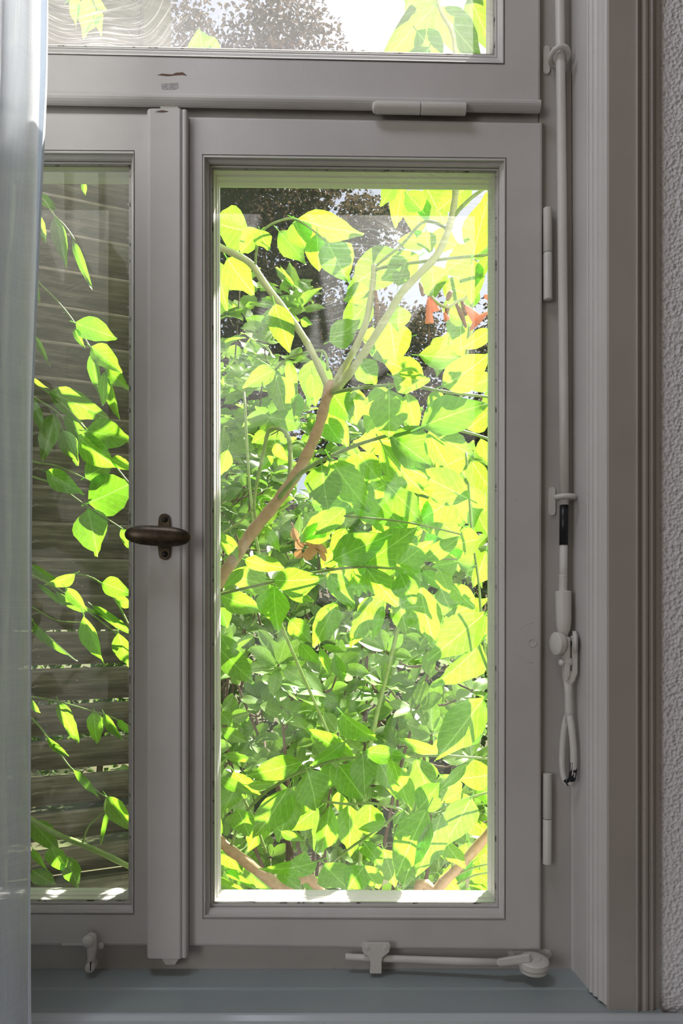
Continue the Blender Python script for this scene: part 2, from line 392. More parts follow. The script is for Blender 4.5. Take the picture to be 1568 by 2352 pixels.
# jamb lining at the right, with its rounded reveal edge, and the casing
def px(x, y): return (x-HX)*(y+DIST)/FPX
jl = [(px(1310, .012), .03), (px(1310, .012), .012), (px(1318, .004), .004)]
for x, y in ((1347, -.044), (1350, -.046), (1353, -.058), (1359, -.061), (1363, -.070), (1371, -.073), (1374, -.082), (1381, -.086), (1388, -.094)): jl.append((px(x, y*.84), y*.84))
jl += [(px(1396, -.082), -.082), (px(1420, -.080), -.080), (.42, -.02), (.42, .03)]
zcas = zs-.001
tag(extrude_profile('trim_1', jl, zcas, 2.63, M['paint']), 'reveal lining with ridged edge between window frame and casing', kind='structure')
cs = [(px(1394, -.083), -.071)]
for x, y in ((1394, -.0985), (1398, -.1005), (1458, -.1005), (1460, -.104), (1464, -.1065), (1468, -.104), (1470, -.1000), (1473, -.0995), (1476, -.1035), (1482, -.1045), (1487, -.1035), (1490, -.0995), (1493, -.0995), (1495, -.103), (1498, -.1045), (1501, -.103), (1503, -.098), (1514, -.096)): cs.append((px(x, y+.016), y+.016))
cs += [(px(1514, -.080), -.0722)]
tag(extrude_profile('trim_2', cs, zs-.006, 2.66, M['casing']), 'moulded grey window casing strip beside the wallpaper', kind='structure')
# inner sill and window board
yj = -.0935
sl_prof = [(.014, zs), (-.037, zs-.001), (-.039, zs-.0035), (yj+.006, zs-.005), (yj+.002, zs-.0055), (yj+.001, zs-.008), (yj+.001, zs-.04), (.014, zs-.04)]
tag(extrude_x('trim_3', sl_prof, XL+.001, XR-.002, M['sill']), 'grey-green painted inner sill under the casements', kind='structure')
zb = zs-.0035
wb = [(yj, zb-.03), (yj, zb-.003), (yj-.0015, zb), (yj-.006, zb-.0002), (yj-.014, zb-.003), (-.30, zb-.004), (-.312, zb-.009), (-.315, zb-.018), (-.312, zb-.028), (-.30, zb-.03)]
tag(extrude_x('trim_4', wb, X0+.01, X1-.01, M['board']), 'pale blue-grey window board with a glossy lip', kind='structure')

# ------------------------------------------------------------------ sashes
def pane(name, cs, y, m, parent):
    v = [P(c[0], c[1], y) for c in cs]; v2 = [p+Vector((0, .003, 0)) for p in v]
    # one sheet of glass: a single surface keeps the light through it simple
    return pyd(name, v, [(0, 1, 2, 3)], m, parent)
def sash(root, o, i, g, m=M['paint']):
    """o outer rectangle, i inner edge of the rails, g sight line at the glass (all pixel corner lists)"""
    def lerp(a, b, t): return [(p[0]+(q[0]-p[0])*t, p[1]+(q[1]-p[1])*t) for p, q in zip(a, b)]
    def grow(a, d): return [(a[0][0]-d, a[0][1]-d), (a[1][0]+d, a[1][1]-d), (a[2][0]+d, a[2][1]+d), (a[3][0]-d, a[3][1]+d)]
    ring('sash_frame', [(grow(o, 0), .03), (o, .0035), (grow(o, -1.5), .001), (grow(o, -5), 0), (grow(i, 1), 0)], m, root)
    a = i
    lp = [(grow(a, 1), 0), (grow(a, 1), .0012)]
    for t, y in ((.02, .0024), (.08, -.0012), (.17, -.0014), (.24, .0010), (.27, .0045), (.42, .0060), (.60, .0085), (.72, .0120), (.76, .0155), (.80, .0145), (.90, .0145), (.94, .0170), (1.0, .020)): lp.append((lerp(a, g, t), y))
    ring('moulding', lp, m, root)
    ring('putty_line', [(grow(g, 1), .0195), (grow(g, -1.5), .0193), (grow(g, -2.5), .0215)], M['putty'], root)
    ins = grow(g, -4)
    def far(a, y0, y1): k0 = (y0+DIST)/(y1+DIST); return [((p[0]-HX)*k0+HX, (p[1]-HY)*k0+HY) for p in a]
    ring('outer_rebate', [(grow(ins, 30), .0225), (ins, .0225), (far(grow(ins, -1), .0225, .032), .032), (far(grow(ins, -4), .0225, .034), .034), (far(grow(ins, -3), .0225, .044), .044), (far(grow(ins, -5), .0225, .046), .046), (far(grow(ins, -5), .0225, .058), .058), (far(grow(ins, -1), .0225, .064), .064), (far(grow(ins, 60), .0225, .064), .064), (far(grow(ins, 60), .0225, .0225), .0225)], m, root)
w2 = empty('window_2', P(840, 2172, .01), 'right-hand casement sash with vine leaves behind its glass', kind='structure')
sash(w2, [(430, 268), (1245, 282), (1241, 2183), (430, 2172)], [(465, 355), (1162, 363), (1160, 2113), (466, 2110)], [(487, 387), (1140, 394), (1139, 2076), (489, 2074)])
pane('pane', [(470, 370), (1155, 375), (1155, 2095), (470, 2095)], .0212, M['glass'], w2)
w3 = empty('window_3', P(0, 2172, .01), 'left-hand casement sash in front of the weathered shutter', kind='structure')
sash(w3, [(-470, 255), (345, 262), (345, 2172), (-470, 2168)], [(-387, 342), (308, 346), (307, 2100), (-387, 2098)], [(-362, 376), (300, 380), (299, 2070), (-362, 2068)])
pane('pane', [(-375, 360), (305, 360), (305, 2085), (-375, 2085)], .0212, M['glass_left'], w3)
w4 = empty('window_4', P(400, 240, .01), 'upper fanlight sash above the casements', kind='structure')
sash(w4, [(-470, -740), (1240, -740), (1240, 243), (-470, 226)], [(-390, -660), (1158, -660), (1158, 147), (-390, 114)], [(-365, -630), (1136, -630), (1136, 128), (-365, 95)])
pane('pane', [(-380, -650), (1150, -650), (1150, 140), (-380, 120)], .0212, M['glass_up'], w4)
# weather bead along the foot of the fanlight
pr = []
for a in range(0, 181, 20): pr.append((-math.sin(math.radians(a))*.011-.0003, math.cos(math.radians(a))*.0082))
L_, R_ = P(-470, 213, -.005), P(1240, 242, -.005)
n = len(pr); v = [(L_.x, y, L_.z+z) for y, z in pr]+[(R_.x, y, R_.z+z) for y, z in pr]
pyd('weather_bead', v, [(k, k+1, n+k+1, n+k) for k in range(n-1)]+[(n-1, 0, n, 2*n-1), tuple(range(n)), tuple(range(2*n-1, n-1, -1))], M['paint'], w4)
# cover strip over the meeting of the casements
cp = [(px(338, .0), .0)]
for x, y in ((338, -.010), (340, -.0135), (345, -.0155), (412, -.0165), (415, -.0155), (417, -.0135), (420, -.0135), (423, -.0145), (427, -.0138), (430, -.0115), (432, -.0075), (433, .0)): cp.append((px(x, y), y))
extrude_profile('cover_strip', cp, P(0, 2201, -.015).z, P(0, 250, -.015).z, M['paint'], w3)
hexa('bolt_keeper', [P(368, 243, -.004), P(410, 244, -.004), P(410, 252, -.004), P(368, 251, -.004)], [P(368, 243, .004), P(410, 244, .004), P(410, 252, .004), P(368, 251, .004)], M['hard'], w1, .0006)
hexa('bolt_keeper', [P(370, 2200, -.006), P(412, 2200, -.006), P(402, 2216, -.006), P(380, 2216, -.006)], [P(370, 2200, .013), P(412, 2200, .013), P(402, 2216, .013), P(380, 2216, .013)], M['hard'], w1, .0006)
def wedge(name, pts, y, t, m, parent):
    v = [P(a, b, y-t) for a, b in pts]+[P(a, b, y+.0004) for a, b in pts]; n = len(pts)
    return pyd(name, v, [tuple(range(n))]+[(i, (i+1) % n, n+(i+1) % n, n+i) for i in range(n)], m, parent)
wedge('paint_chip', [(361, 172), (372, 169), (395, 171), (404, 167), (420, 166), (430, 174), (418, 172), (402, 173), (385, 175), (368, 173)], 0, .0002, M['chip'], w4)
wedge('paint_chip', [(369, 192), (409, 190), (410, 202), (398, 207), (372, 205)], 0, .0002, M['greychip'], w4)
wedge('paint_chip', [(356, 255), (372, 253), (386, 255), (372, 257)], -.0166, .0002, M['chip'], w3)
# plugged lock hole on the right stile
pc = P(1222, 1476, -.0002)
tube('plug_rim', [P(1222+42*math.cos(a)*.9, 1476+46*math.sin(a), .0006) for a in [math.radians(90+i*10) for i in range(19)]], .0009, M['paint'], w2, 6)
lathe('plug', P(1222, 1476, 0), (0, -1, 0), [(-.001, .006), (.0008, .006), (.0008, .0045), (-.0002, .003)], M['paint'], w2, 14)

# oval bronze handle with its back plate
hd = empty('handle', P(378, 1232, -.0165)); hd.parent = w3; hd.matrix_parent_inverse = Matrix.Translation(-Vector(w3.location)); hd['label'] = 'dark bronze oval turn handle'
def on_handle(o): return o
yb = -.0168
plate = []
for s in (1,):
    for a in range(180, 361, 20): plate.append((378+13*math.cos(math.radians(a)), 1193+13*math.sin(math.radians(a))))
    plate += [(393, 1215), (393, 1248)]
    for a in range(0, 181, 20): plate.append((378+13*math.cos(math.radians(a)), 1273+13*math.sin(math.radians(a))))
    plate += [(363, 1248), (363, 1215)]
def local(o, par):
    o.matrix_parent_inverse = Matrix.Translation(-Vector(par.location)) ; return o
def plate_mesh(name, pts, y0, y1, m, parent, bev=.0006):
    bm = bmesh.new(); vs_ = [bm.verts.new(P(a, b, y1)) for a, b in pts]; f = bm.faces.new(vs_)
    r = bmesh.ops.extrude_face_region(bm, geom=[f])
    for e in r['geom']:
        if isinstance(e, bmesh.types.BMVert): e.co.y = y0
    bmesh.ops.recalc_face_normals(bm, faces=bm.faces)
    if bev: bmesh.ops.bevel(bm, geom=[e for e in bm.edges if abs(e.verts[0].co.y-y0) < 1e-6 and abs(e.verts[1].co.y-y0) < 1e-6], offset=bev, segments=2, affect='EDGES')
    return put(name, mesh_of(bm, name), m, parent)
plate_mesh('back_plate', plate, yb-.003, yb, M['bronze'], hd)
for yy in (1193, 1273): lathe('screw', P(378, yy, yb-.003), (0, -1, 0), [(-.001, .0042), (.0008, .0042), (.0016, .003), (.0017, .0005)], M['screw'], hd, 12)
lathe('neck', P(378, 1232, yb-.001), (0, -1, 0), [(0, .010), (.006, .008), (.018, .007), (.022, .0085)], M['bronze'], hd, 16)
v = []; f = []; NU, NV = 28, 14
c = P(362, 1231, yb-.026); ax = Vector((1, 0, -.055)).normalized(); uz = Vector((.055, 0, 1)).normalized(); hl = 76*(1.02+yb-.026)/FPX
for i in range(NU+1):
    t = -1+2*i/NU; s = math.sin(math.pi*i/NU)
    x = -math.cos(math.pi*i/NU)*hl; rr = (max(1-abs(x/hl)**3, 0))**.45
    hz = 23.5*(1.02+yb-.026)/FPX*rr; hy = .0085*rr
    for k in range(NV):
        an = 2*math.pi*k/NV; v.append(c+ax*x+uz*(hz*math.sin(an))+Vector((0, hy*math.cos(an), 0)))
for i in range(NU):
    for k in range(NV): f.append((i*NV+k, i*NV+(k+1) % NV, (i+1)*NV+(k+1) % NV, (i+1)*NV+k))
pyd('oval_grip', v, f, M['bronze'], hd, True)

# hinges
def hinge(parent, name, a, b, r, split, ball=False):
    a, b = Vector(a), Vector(b); ax = (b-a).normalized(); L = (b-a).length; s = L*split
    h = empty(name, a); h.parent = parent; h.matrix_parent_inverse = Matrix.Translation(-Vector(parent.location))
    lathe('knuckle', a, ax, [(0, r*.75), (.0008, r), (s-.0012, r), (s-.0004, r*.9)], M['hard'], h, 18)
    lathe('knuckle', a, ax, [(s+.0004, r*.9), (s+.0012, r), (L-.001, r), (L, r*.8)], M['hard'], h, 18)
    lathe('hinge_pin', a, ax, [(.001, r*.6), (L-.001, r*.6)], M['screw'], h, 12)
    if ball: lathe('finial', a-ax*.004, ax, [(0, .0005), (.0008, r*.6), (.002, r*.85), (.004, r*.9), (.0045, r*.5)], M['hard'], h, 16)
    return h
hinge(w4, 'hinge', P(861, 247, -.010), P(1070, 251, -.010), .0078, .50, True)
hinge(w2, 'hinge', P(1257, 478, .004), P(1258, 690, .004), .0062, .485)
hinge(w2, 'hinge', P(1257, 1776, .004), P(1256, 1985, .004), .0060, .50)

# ------------------------------------------------------------------ fanlight opener rod
fo = empty('fanlight_opener', P(1300, 1800, 0), 'long painted opener rod with a lever handle on the right jamb', 'window opener')
yr = -.006
tube('rod', [P(1284, -420, yr), P(1285, 0, yr), P(1288, 250, yr), P(1291, 550, yr), P(1294, 900, yr), P(1295, 1160, yr)], .0063, M['hard'], fo, 14)
hexa('cover_rail', [P(1299, 165, .006), P(1311, 165, .006), P(1318, 1440, .006), P(1303, 1440, .006)], [P(1299, 165, .014), P(1311, 165, .014), P(1318, 1440, .014), P(1303, 1440, .014)], M['casing'], fo, .0008)
def guide(cx, cy, tilt):
    g = empty('guide_ring', P(cx, cy, yr)); g.parent = fo; g.matrix_parent_inverse = Matrix.Translation(-Vector(fo.location))
    pts = []
    for a in range(0, 360, 20):
        t = math.radians(a); pts.append(P(cx, cy, yr)+Vector((math.cos(t)*.0118, math.sin(t)*.0125, math.sin(t)*.0125*tilt)))
    tube('ring', pts, .0036, M['hard'], g, 10, True)
    plate_mesh('plate', [(cx-30+8*math.cos(math.radians(a)), cy+(-14 if a > 180 else 34)+9*math.sin(math.radians(a))) for a in range(0, 360, 20)], .0095, .0125, M['hard'], g)
    return g
guide(1284, 130, -.35); guide(1297, 1142, .0)
tube('bare_rod', [P(1295, 1150, yr), P(1294, 1252, yr)], .0060, M['darkmetal'], fo, 14)
tube('rod_end', [P(1294, 1245, yr), P(1293, 1360, yr)], .0055, M['hard'], fo, 14)
pts = []; rr = []
for i in range(21): pts.append(P(1293, 1320+i*1.9, yr)); rr.append(.0062 if i % 2 else .0054)
tube('thread', pts, rr, M['hard'], fo, 14)
so = lathe('sleeve', P(1293, 1357, yr), (0.01, 0, -1), [(0, .009), (.0012, .0108), (.040, .0104), (.052, .0092), (.060, .006), (.066, .0045)], M['hard'], fo, 18)
# fork: two cheeks, pivot discs, rivet
yl = -.014
def cheek(x0, x1, ytop, ybot, y):
    w = (x1-x0)/2; cx = (x0+x1)/2
    pts = [(cx+w*math.cos(math.radians(a)), ytop+w*math.sin(math.radians(a))) for a in range(180, 361, 30)]+[(x1, ybot-14), (x1-6, ybot), (x0+2, ybot), (x0, ybot-16)]
    return plate_mesh('fork_cheek', pts, y-.008, y+.006, M['hard'], fo, .0015)
cheek(1290, 1303, 1468, 1562, yl); cheek(1308, 1320, 1465, 1558, yl)
lathe('pivot_disc', P(1281, 1478, yl), (-1, -.28, 0), [(-.004, .015), (.0, .016), (.004, .0155), (.0058, .011), (.0062, .003)], M['hard'], fo, 22)
lathe('pivot_disc', P(1318, 1476, yl), (1, -.25, 0), [(-.002, .016), (.002, .016), (.0045, .012), (.005, .003)], M['hard'], fo, 22)
lathe('pivot_pin', P(1286, 1478, yl), (1, 0, 0), [(0, .004), (.02, .004)], M['darkmetal'], fo, 12)
lathe('rivet', P(1288, 1522, yl-.004), (-1, -.3, 0), [(-.003, .0045), (.001, .0045), (.0025, .003), (.003, .001)], M['hard'], fo, 14)
lathe('rivet', P(1307, 1520, yl-.006), (.3, -1, 0), [(-.003, .0055), (.001, .0055), (.0025, .003), (.003, .001)], M['hard'], fo, 14)
plate_mesh('fork_base', [(1290, 1540), (1319, 1540), (1316, 1562), (1308, 1572), (1298, 1572), (1292, 1560)], yl-.006, yl+.004, M['hard'], fo, .0015)
tube('lever_bar', [P(1304, 1555, yl), P(1305, 1590, yl), P(1306, 1630, yl), P(1306, 1660, yl)], [.0065, .0052, .0056, .0050], M['hard'], fo, 12)
lv = [(1304, 1640, 2), (1297, 1665, 4), (1292, 1710, 6), (1291, 1755, 6), (1295, 1785, 5), (1303, 1797, 2), (1313, 1788, -3), (1317, 1755, -6), (1316, 1710, -6), (1311, 1665, -4)]
lo = tube('lever_loop', catmull([P(a, b, yl+d*.0012) for a, b, d in lv]+[P(1306, 1640, yl)], 4), .0046, M['hard'], fo, 10)
tube('bare_lever_tip', [P(1297, 1790, yl+.004), P(1304, 1797.5, yl+.002), P(1313, 1789, yl-.0036), P(1316.4, 1768, yl-.006), P(1316.5, 1750, yl-.0075)], [.0040, .0049, .0050, .0050, .0042], M['darkmetal'], fo, 10)

# ------------------------------------------------------------------ casement stay
st = empty('window_stay', P(1000, 2215, -.01), 'painted casement stay arm resting in a hook bracket above the sill', 'window stay')
plate_mesh('hook_bracket', [(832, 2164), (893, 2164), (896, 2170), (893, 2185), (878, 2197), (876, 2206), (876, 2234), (850, 2234), (850, 2206), (848, 2197), (833, 2185), (830, 2170)], -.0135, -.0105, M['hard'], st)
boxb = P(862, 2206, -.0105); box('bracket_block', (boxb.x-.016, -.0108, P(0, 2184, 0).z), (boxb.x+.016, .001, P(0, 2166, 0).z), M['hard'], st)
box('hook_lip', (boxb.x-.0078, -.0130, P(0, 2236, -.012).z), (boxb.x+.0078, .010, P(0, 2229, -.012).z), M['hard'], st, .0008)
for xx in (843, 885): 
    lathe('screw', P(xx, 2176, -.0135), (0, -1, 0), [(-.001, .0036), (.0005, .0036), (.001, .002)], M['hard'], st, 12)
tube('arm', [P(793, 2197, -.002), P(850, 2200, -.003), P(950, 2204, -.007), P(1050, 2208, -.013), P(1150, 2211, -.020)], [.0042, .0046, .0048, .0050, .0050], M['hard'], st, 12)
pc = P(1225, 2204, -.024)
lathe('pivot_eye', pc, (0, -.06, 1), [(-.016, .016), (-.0145, .0185), (-.010, .019), (-.0095, .017), (-.0085, .017), (-.008, .0205), (-.001, .0205), (.0015, .018), (.0022, .011), (.0012, .0105), (.0026, .0095), (.0028, .001)], M['hard'], st, 26)
hexa('fork_arm', [P(1140, 2203, -.030), P(1175, 2202, -.030), P(1218, 2188, -.034), P(1218, 2214, -.034)][0:1]+[P(1218, 2190, -.036), P(1220, 2212, -.036), P(1142, 2220, -.030)], [P(1140, 2201, -.014), P(1218, 2188, -.012), P(1220, 2208, -.012), P(1142, 2218, -.014)], M['hard'], st, .002)
plate_mesh('mount_plate', [(1165, 2186), (1172, 2181), (1250, 2178), (1262, 2181), (1266, 2190), (1258, 2200), (1175, 2204), (1166, 2198)], .0085, .0125, M['hard'], st)
for xx, yy in ((1178, 2192), (1256, 2189)): lathe('screw', P(xx, yy, .0085), (0, -1, 0), [(-.001, .0038), (.0006, .0038), (.0012, .002)], M['hard'], st, 12)
# turn catch on the left sash
ca = empty('turn_catch', P(208, 2180, -.004)); ca.parent = w3; ca.matrix_parent_inverse = Matrix.Translation(-Vector(w3.location)); ca['label'] = 'small white-painted turn catch'
hexa('slot_plate', [P(142, 2166, -.002), P(238, 2166, -.002), P(238, 2172, -.002), P(142, 2172, -.002)], [P(142, 2166, .001), P(238, 2166, .001), P(238, 2172, .001), P(142, 2172, .001)], M['hard'], ca, .0005)
lathe('catch_knob', P(210, 2150, -.004), (0, -1, -.1), [(0, .006), (.006, .0065), (.012, .0085), (.016, .008), (.019, .005), (.020, .001)], M['hard'], ca, 16)
tube('catch_bar', [P(213, 2144, -.008), P(212, 2160, -.012), P(211, 2180, -.012), P(210, 2200, -.010), P(208, 2218, -.010)], [.005, .0062, .0070, .0055, .006], M['hard'], ca, 12)
lathe('catch_screw', P(208, 2220, -.012), (0, -1, 0), [(-.012, .0062), (.002, .0068), (.005, .0062), (.006, .003)], M['hard'], ca, 16)
sc_ = P(208, 2220, -.0178); box('screw_slot', (sc_.x-.0006, sc_.y-.0006, sc_.z-.0055), (sc_.x+.0006, sc_.y+.002, sc_.z+.0055), M['screw'], ca)
lathe('slot_end', P(232, 2172, -.002), (0, -1, 0), [(0, .0045), (.003, .004), (.004, .001)], M['hard'], ca, 12)

# ------------------------------------------------------------------ curtain
cu = empty('curtain', P(40, 2352, -.16), 'sheer pale blue-white cotton curtain hanging at the left edge', 'curtain')
edge = [(-1000, 118), (0, 112), (180, 108), (380, 97), (700, 81), (950, 72), (1240, 71), (1600, 73), (2352, 73), (3100, 74)]
def edge_x(py):
    for (a, xa), (b, xb) in zip(edge, edge[1:]):
        if a <= py <= b: return xa+(xb-xa)*(py-a)/(b-a)
    return edge[-1][1]
def curtain_pt(s, py, dy=0.0):
    """s metres of cloth from the free edge"""
    t = max(0, py+420)/3520.0
    x = P(edge_x(py), py, -.16).x
    w = 1.9-.8*t
    # first fold: the hem turns towards the room, then the cloth waves
    y = -.145+.020*math.sin(s*62/w*1.9-1.2+.3*math.sin(py*.002))+.007*math.sin(s*150+py*.0012)*min(1, s*30)
    xx = x-s*.62+.006*math.sin(s*62/w*1.9+.6)*min(1, s*40)
    return Vector((xx, y+dy, P(0, py, -.16).z))
v = []; f = []; uvs = []; NS, NT = 110, 60; SW = .36
for j in range(NT+1):
    py = -1000+4100*j/NT
    for i in range(NS+1):
        s = SW*(i/NS)**1.35; v.append(curtain_pt(s, py)); uvs.append((s, py*.0006))
for j in range(NT):
    for i in range(NS): a = j*(NS+1)+i; f.append((a, a+1, a+NS+2, a+NS+1))
def with_uv(o, uvs):
    u = o.data.uv_layers.new(name='UVMap')
    for lp in o.data.loops: u.data[lp.index].uv = uvs[lp.vertex_index]
    return o
with_uv(pyd('curtain_panel', v, f, M['cloth'], cu, True, False), uvs)
v = []; f = []; uvs = []
for j in range(NT+1):
    py = -1000+4100*j/NT; hw = .034-.018*min(1, max(0, (py-200)/900))
    for i in range(9):
        s = hw*i/8; v.append(curtain_pt(s, py, -.0012-.0012*math.sin(math.pi*i/8))); uvs.append((s+2, py*.0006))
for j in range(NT):
    for i in range(8): a = j*9+i; f.append((a, a+1, a+10, a+9))
with_uv(pyd('hem', v, f, M['hem'], cu, True, False), uvs)

# ------------------------------------------------------------------ louvred shutter
sh0 = Vector((-.87, .14, 0)); sdir = Vector((2.3, 1, 0)).normalized(); SWID = .592
snor = Vector((sdir.y, -sdir.x, 0))         # towards the room
zlo, zhi = P(0, 2110, .33).z, 2.78
shut = empty('window_shutter', (sh0.x, sh0.y, zlo), 'weathered grey-brown louvred shutter standing ajar outside the left panes', 'shutter')
shut.rotation_euler = (0, 0, math.atan2(sdir.y, sdir.x))
def shp(o):
    o.matrix_parent_inverse = Matrix.Identity(4); return o
def sbox(name, a, b, bev=.003):
    o = box(name, a, b, M['oldwood'], None, bev); o.parent = shut; return o
H = zhi-zlo
sbox('stile', (0, -.032, 0), (.07, .032, H)); sbox('stile', (SWID-.052, -.032, 0), (SWID, .032, H))
sbox('rail', (.07, -.018, 0), (SWID-.052, .018, .085)); sbox('rail', (.07, -.018, H-.09), (SWID-.052, .018, H))
# slat: board tilted so that its room edge is high (looks closed from above, open from below)
PIT = .0635; sw_, th = .082, .008
bm = bmesh.new(); bmesh.ops.create_cube(bm, size=1)
for q in bm.verts: q.co = Vector((q.co.x*(SWID-.122), q.co.y*th, q.co.z*sw_))
bmesh.ops.bevel(bm, geom=bm.edges[:], offset=.0025, segments=1, affect='EDGES')
slat_me = mesh_of(bm, 'slat')
k = 0; z = .085+.03
while z < H-.11:
    o = put('slat', slat_me, M['oldwood']); o.parent = shut
    o.location = (.07+(SWID-.122)/2, 0, z)
    o.rotation_euler = (math.radians(43+R.uniform(-1.5, 1.5)), math.radians(R.uniform(-.25, .25)), 0)
    z += PIT+R.uniform(-.001, .001); k += 1

# ------------------------------------------------------------------ leaves
PROF = [(0, .03), (.05, .15), (.12, .31), (.22, .45), (.33, .5), (.45, .485), (.57, .42), (.68, .315), (.78, .20), (.86, .11), (.93, .05), (1, .004)]
OVAL = [(0, .03), (.06, .16), (.15, .28), (.28, .40), (.42, .48), (.56, .5), (.70, .45), (.82, .34), (.91, .2), (.97, .1), (1, .01)]
def leaf_mesh(name, prof, fold, droop, bend, wave, serr, seed, stalk=.16):
    rr = random.Random(seed); v = []; f = []; uv = []
    cols = (-1, -.5, 0, .5, 1)
    for i, (u, w) in enumerate(prof):
        for c in cols:
            x, y = u, c*w+bend*u*u
            if abs(c) == 1 and serr and .3 < u < .95: y += c*rr.uniform(-.3, 1)*serr; x += rr.uniform(-.2, 1)*serr
            zz = fold*abs(c)*w*1.0-droop*(u*u)+wave*math.sin(u*7+c*1.7+seed)*abs(c)*.5
            v.append((x, y, zz)); uv.append((u, c*w+.5))
    for i in range(len(prof)-1):
        for c in range(4): a = i*5+c; f.append((a, a+1, a+6, a+5))
    if stalk:
        b = len(v)
        for x in (-stalk, 0.02):
            for y, zz in ((-.018, 0), (.018, 0), (0, -.02)): v.append((x, y*(1 if x < 0 else 1), zz-(.3*x*x))); uv.append((.02, .5))
        f += [(b, b+1, b+4, b+3), (b+1, b+2, b+5, b+4), (b+2, b, b+3, b+5)]
    me = bpy.data.meshes.new(name); me.from_pydata(v, [], f); me.update()
    u = me.uv_layers.new(name='UVMap')
    for lp in me.loops: u.data[lp.index].uv = uv[lp.vertex_index]
    for p in me.polygons: p.use_smooth = True
    return me
def leaf_set(mt, prof, serr, nvar, stalk=.16, droop=(.0, .22), fold=(-.1, .35)):
    out = []
    for k in range(nvar):
        me = leaf_mesh('leaf', prof, R.uniform(*fold), R.uniform(*droop), R.uniform(-.10, .10), R.uniform(.0, .09), serr, k*7+3, stalk)
        me.materials.append(M[mt]); out.append(me)
    return out
VL = leaf_set('vine', PROF, .05, 10)
SL = leaf_set('shrub', OVAL, 0, 6, .1, (-.05, .2), (.05, .35))
BL = leaf_set('bright', PROF, .06, 6, .1)
DL = leaf_set('darkshrub', PROF, .03, 5, .1)
DRY = leaf_set('dryleaf', OVAL, 0, 3, .1)
def leaf_at(root, me, b, t, w, roll, nrm=None, name='leaf'):
    """leaf from base point b to tip point t, width w metres, rolled about its midrib; nrm = preferred facing"""
    d = t-b; L = d.length; ax = d/L
    nn = Vector((-.12, -1, -.38)) if nrm is None else nrm
    nz = nn-ax*nn.dot(ax)
    if nz.length < 1e-4: nz = Vector((0, 0, 1))-ax*ax.z
    nz.normalize(); ny = nz.cross(ax)
    rot = Matrix.Rotation(roll, 3, ax); nz = rot@nz; ny = rot@ny
    m = Matrix(((ax.x*L, ny.x*w, nz.x*L, b.x), (ax.y*L, ny.y*w, nz.y*L, b.y), (ax.z*L, ny.z*w, nz.z*L, b.z), (0, 0, 0, 1)))
    o = bpy.data.objects.new(name, me); COL.objects.link(o); o.parent = root
    o.matrix_basis = Matrix.Translation(-Vector(root.location))@m
    return o
DEP = {'f': (.20, .30), 'm': (.32, .44), 'b': (.48, .64)}
def vleaf(root, bx, by, tx, ty, w, z='m', roll=None, tilt=None, me=None):
    y = R.uniform(*DEP[z]) if isinstance(z, str) else z
    k = (y+DIST)/FPX; Lp = math.hypot(tx-bx, ty-by)*k
    dy = (R.uniform(-.3, .3)+.32*(ty-by)/max(1, math.hypot(tx-bx, ty-by)) if tilt is None else tilt)*Lp
    ro = math.radians(R.uniform(-32, 32)) if roll is None else math.radians(roll)
    b = P(bx, by, y); t = P(tx, ty, y+dy)
    return leaf_at(root, me or R.choice(VL), b, t, w*k*1.06/max(.75, math.cos(ro)), ro)
def vstem(root, pts, r0, r1, m, name='stem', n=8, sub=5):
    """pts (px,py,y); radii in pixels"""
    c = catmull([P(*p) for p in pts], sub); N = len(c)
    rad = [(r0+(r1-r0)*i/(N-1))*(c[i].y+DIST)/FPX for i in range(N)]
    # slight swellings where shoots leave
    rad = [q*(1+.08*math.sin(i*1.9)) for i, q in enumerate(rad)]
    return tube(name, c, rad, M[m], root, n)

# ---- main vine, right pane
GZ = -.25
gb = P(410, 2600, .36); 
va = empty('trumpet_vine', (gb.x, .36, GZ), 'trumpet vine with forked brown stem and large leaves behind the right pane', 'vine')
kpy = HY+(ZC-GZ)*FPX/(.36+DIST)
vstem(va, [(410, kpy, .36), (412, 2100, .36), (408, 1700, .37), (425, 1450, .37), (505, 1332, .36), (575, 1228, .36), (640, 1147, .36), (690, 1072, .36), (730, 985, .36), (752, 905, .36), (758, 886, .36)], 17, 11, 'brownstem', 'main_stem', 12, 6)
vstem(va, [(755, 896, .36), (748, 878, .36), (712, 800, .37), (670, 735, .38), (610, 655, .39), (572, 603, .40), (500, 566, .42), (400, 530, .44)], 8, 8, 'greenstem', 'fork_stem', 10)
vstem(va, [(756, 896, .36), (768, 880, .36), (810, 810, .35), (840, 740, .35), (855, 660, .35), (859, 608, .35)], 9, 6.5, 'greenstem', 'fork_stem', 10)
vstem(va, [(760, 898, .36), (780, 884, .35), (830, 820, .34), (890, 725, .33), (930, 662, .33), (1000, 590, .33), (1030, 525, .33), (1044, 460, .33), (1047, 400, .33), (1050, 250, .33)], 10, 7, 'greenstem', 'fork_stem', 10)
lathe('stem_knot', P(757, 893, .36), (.3, 0, 1), [(-.02, .008), (-.008, .0115), (0, .0125), (.009, .0105), (.016, .006)], M['brownstem'], va, 12)
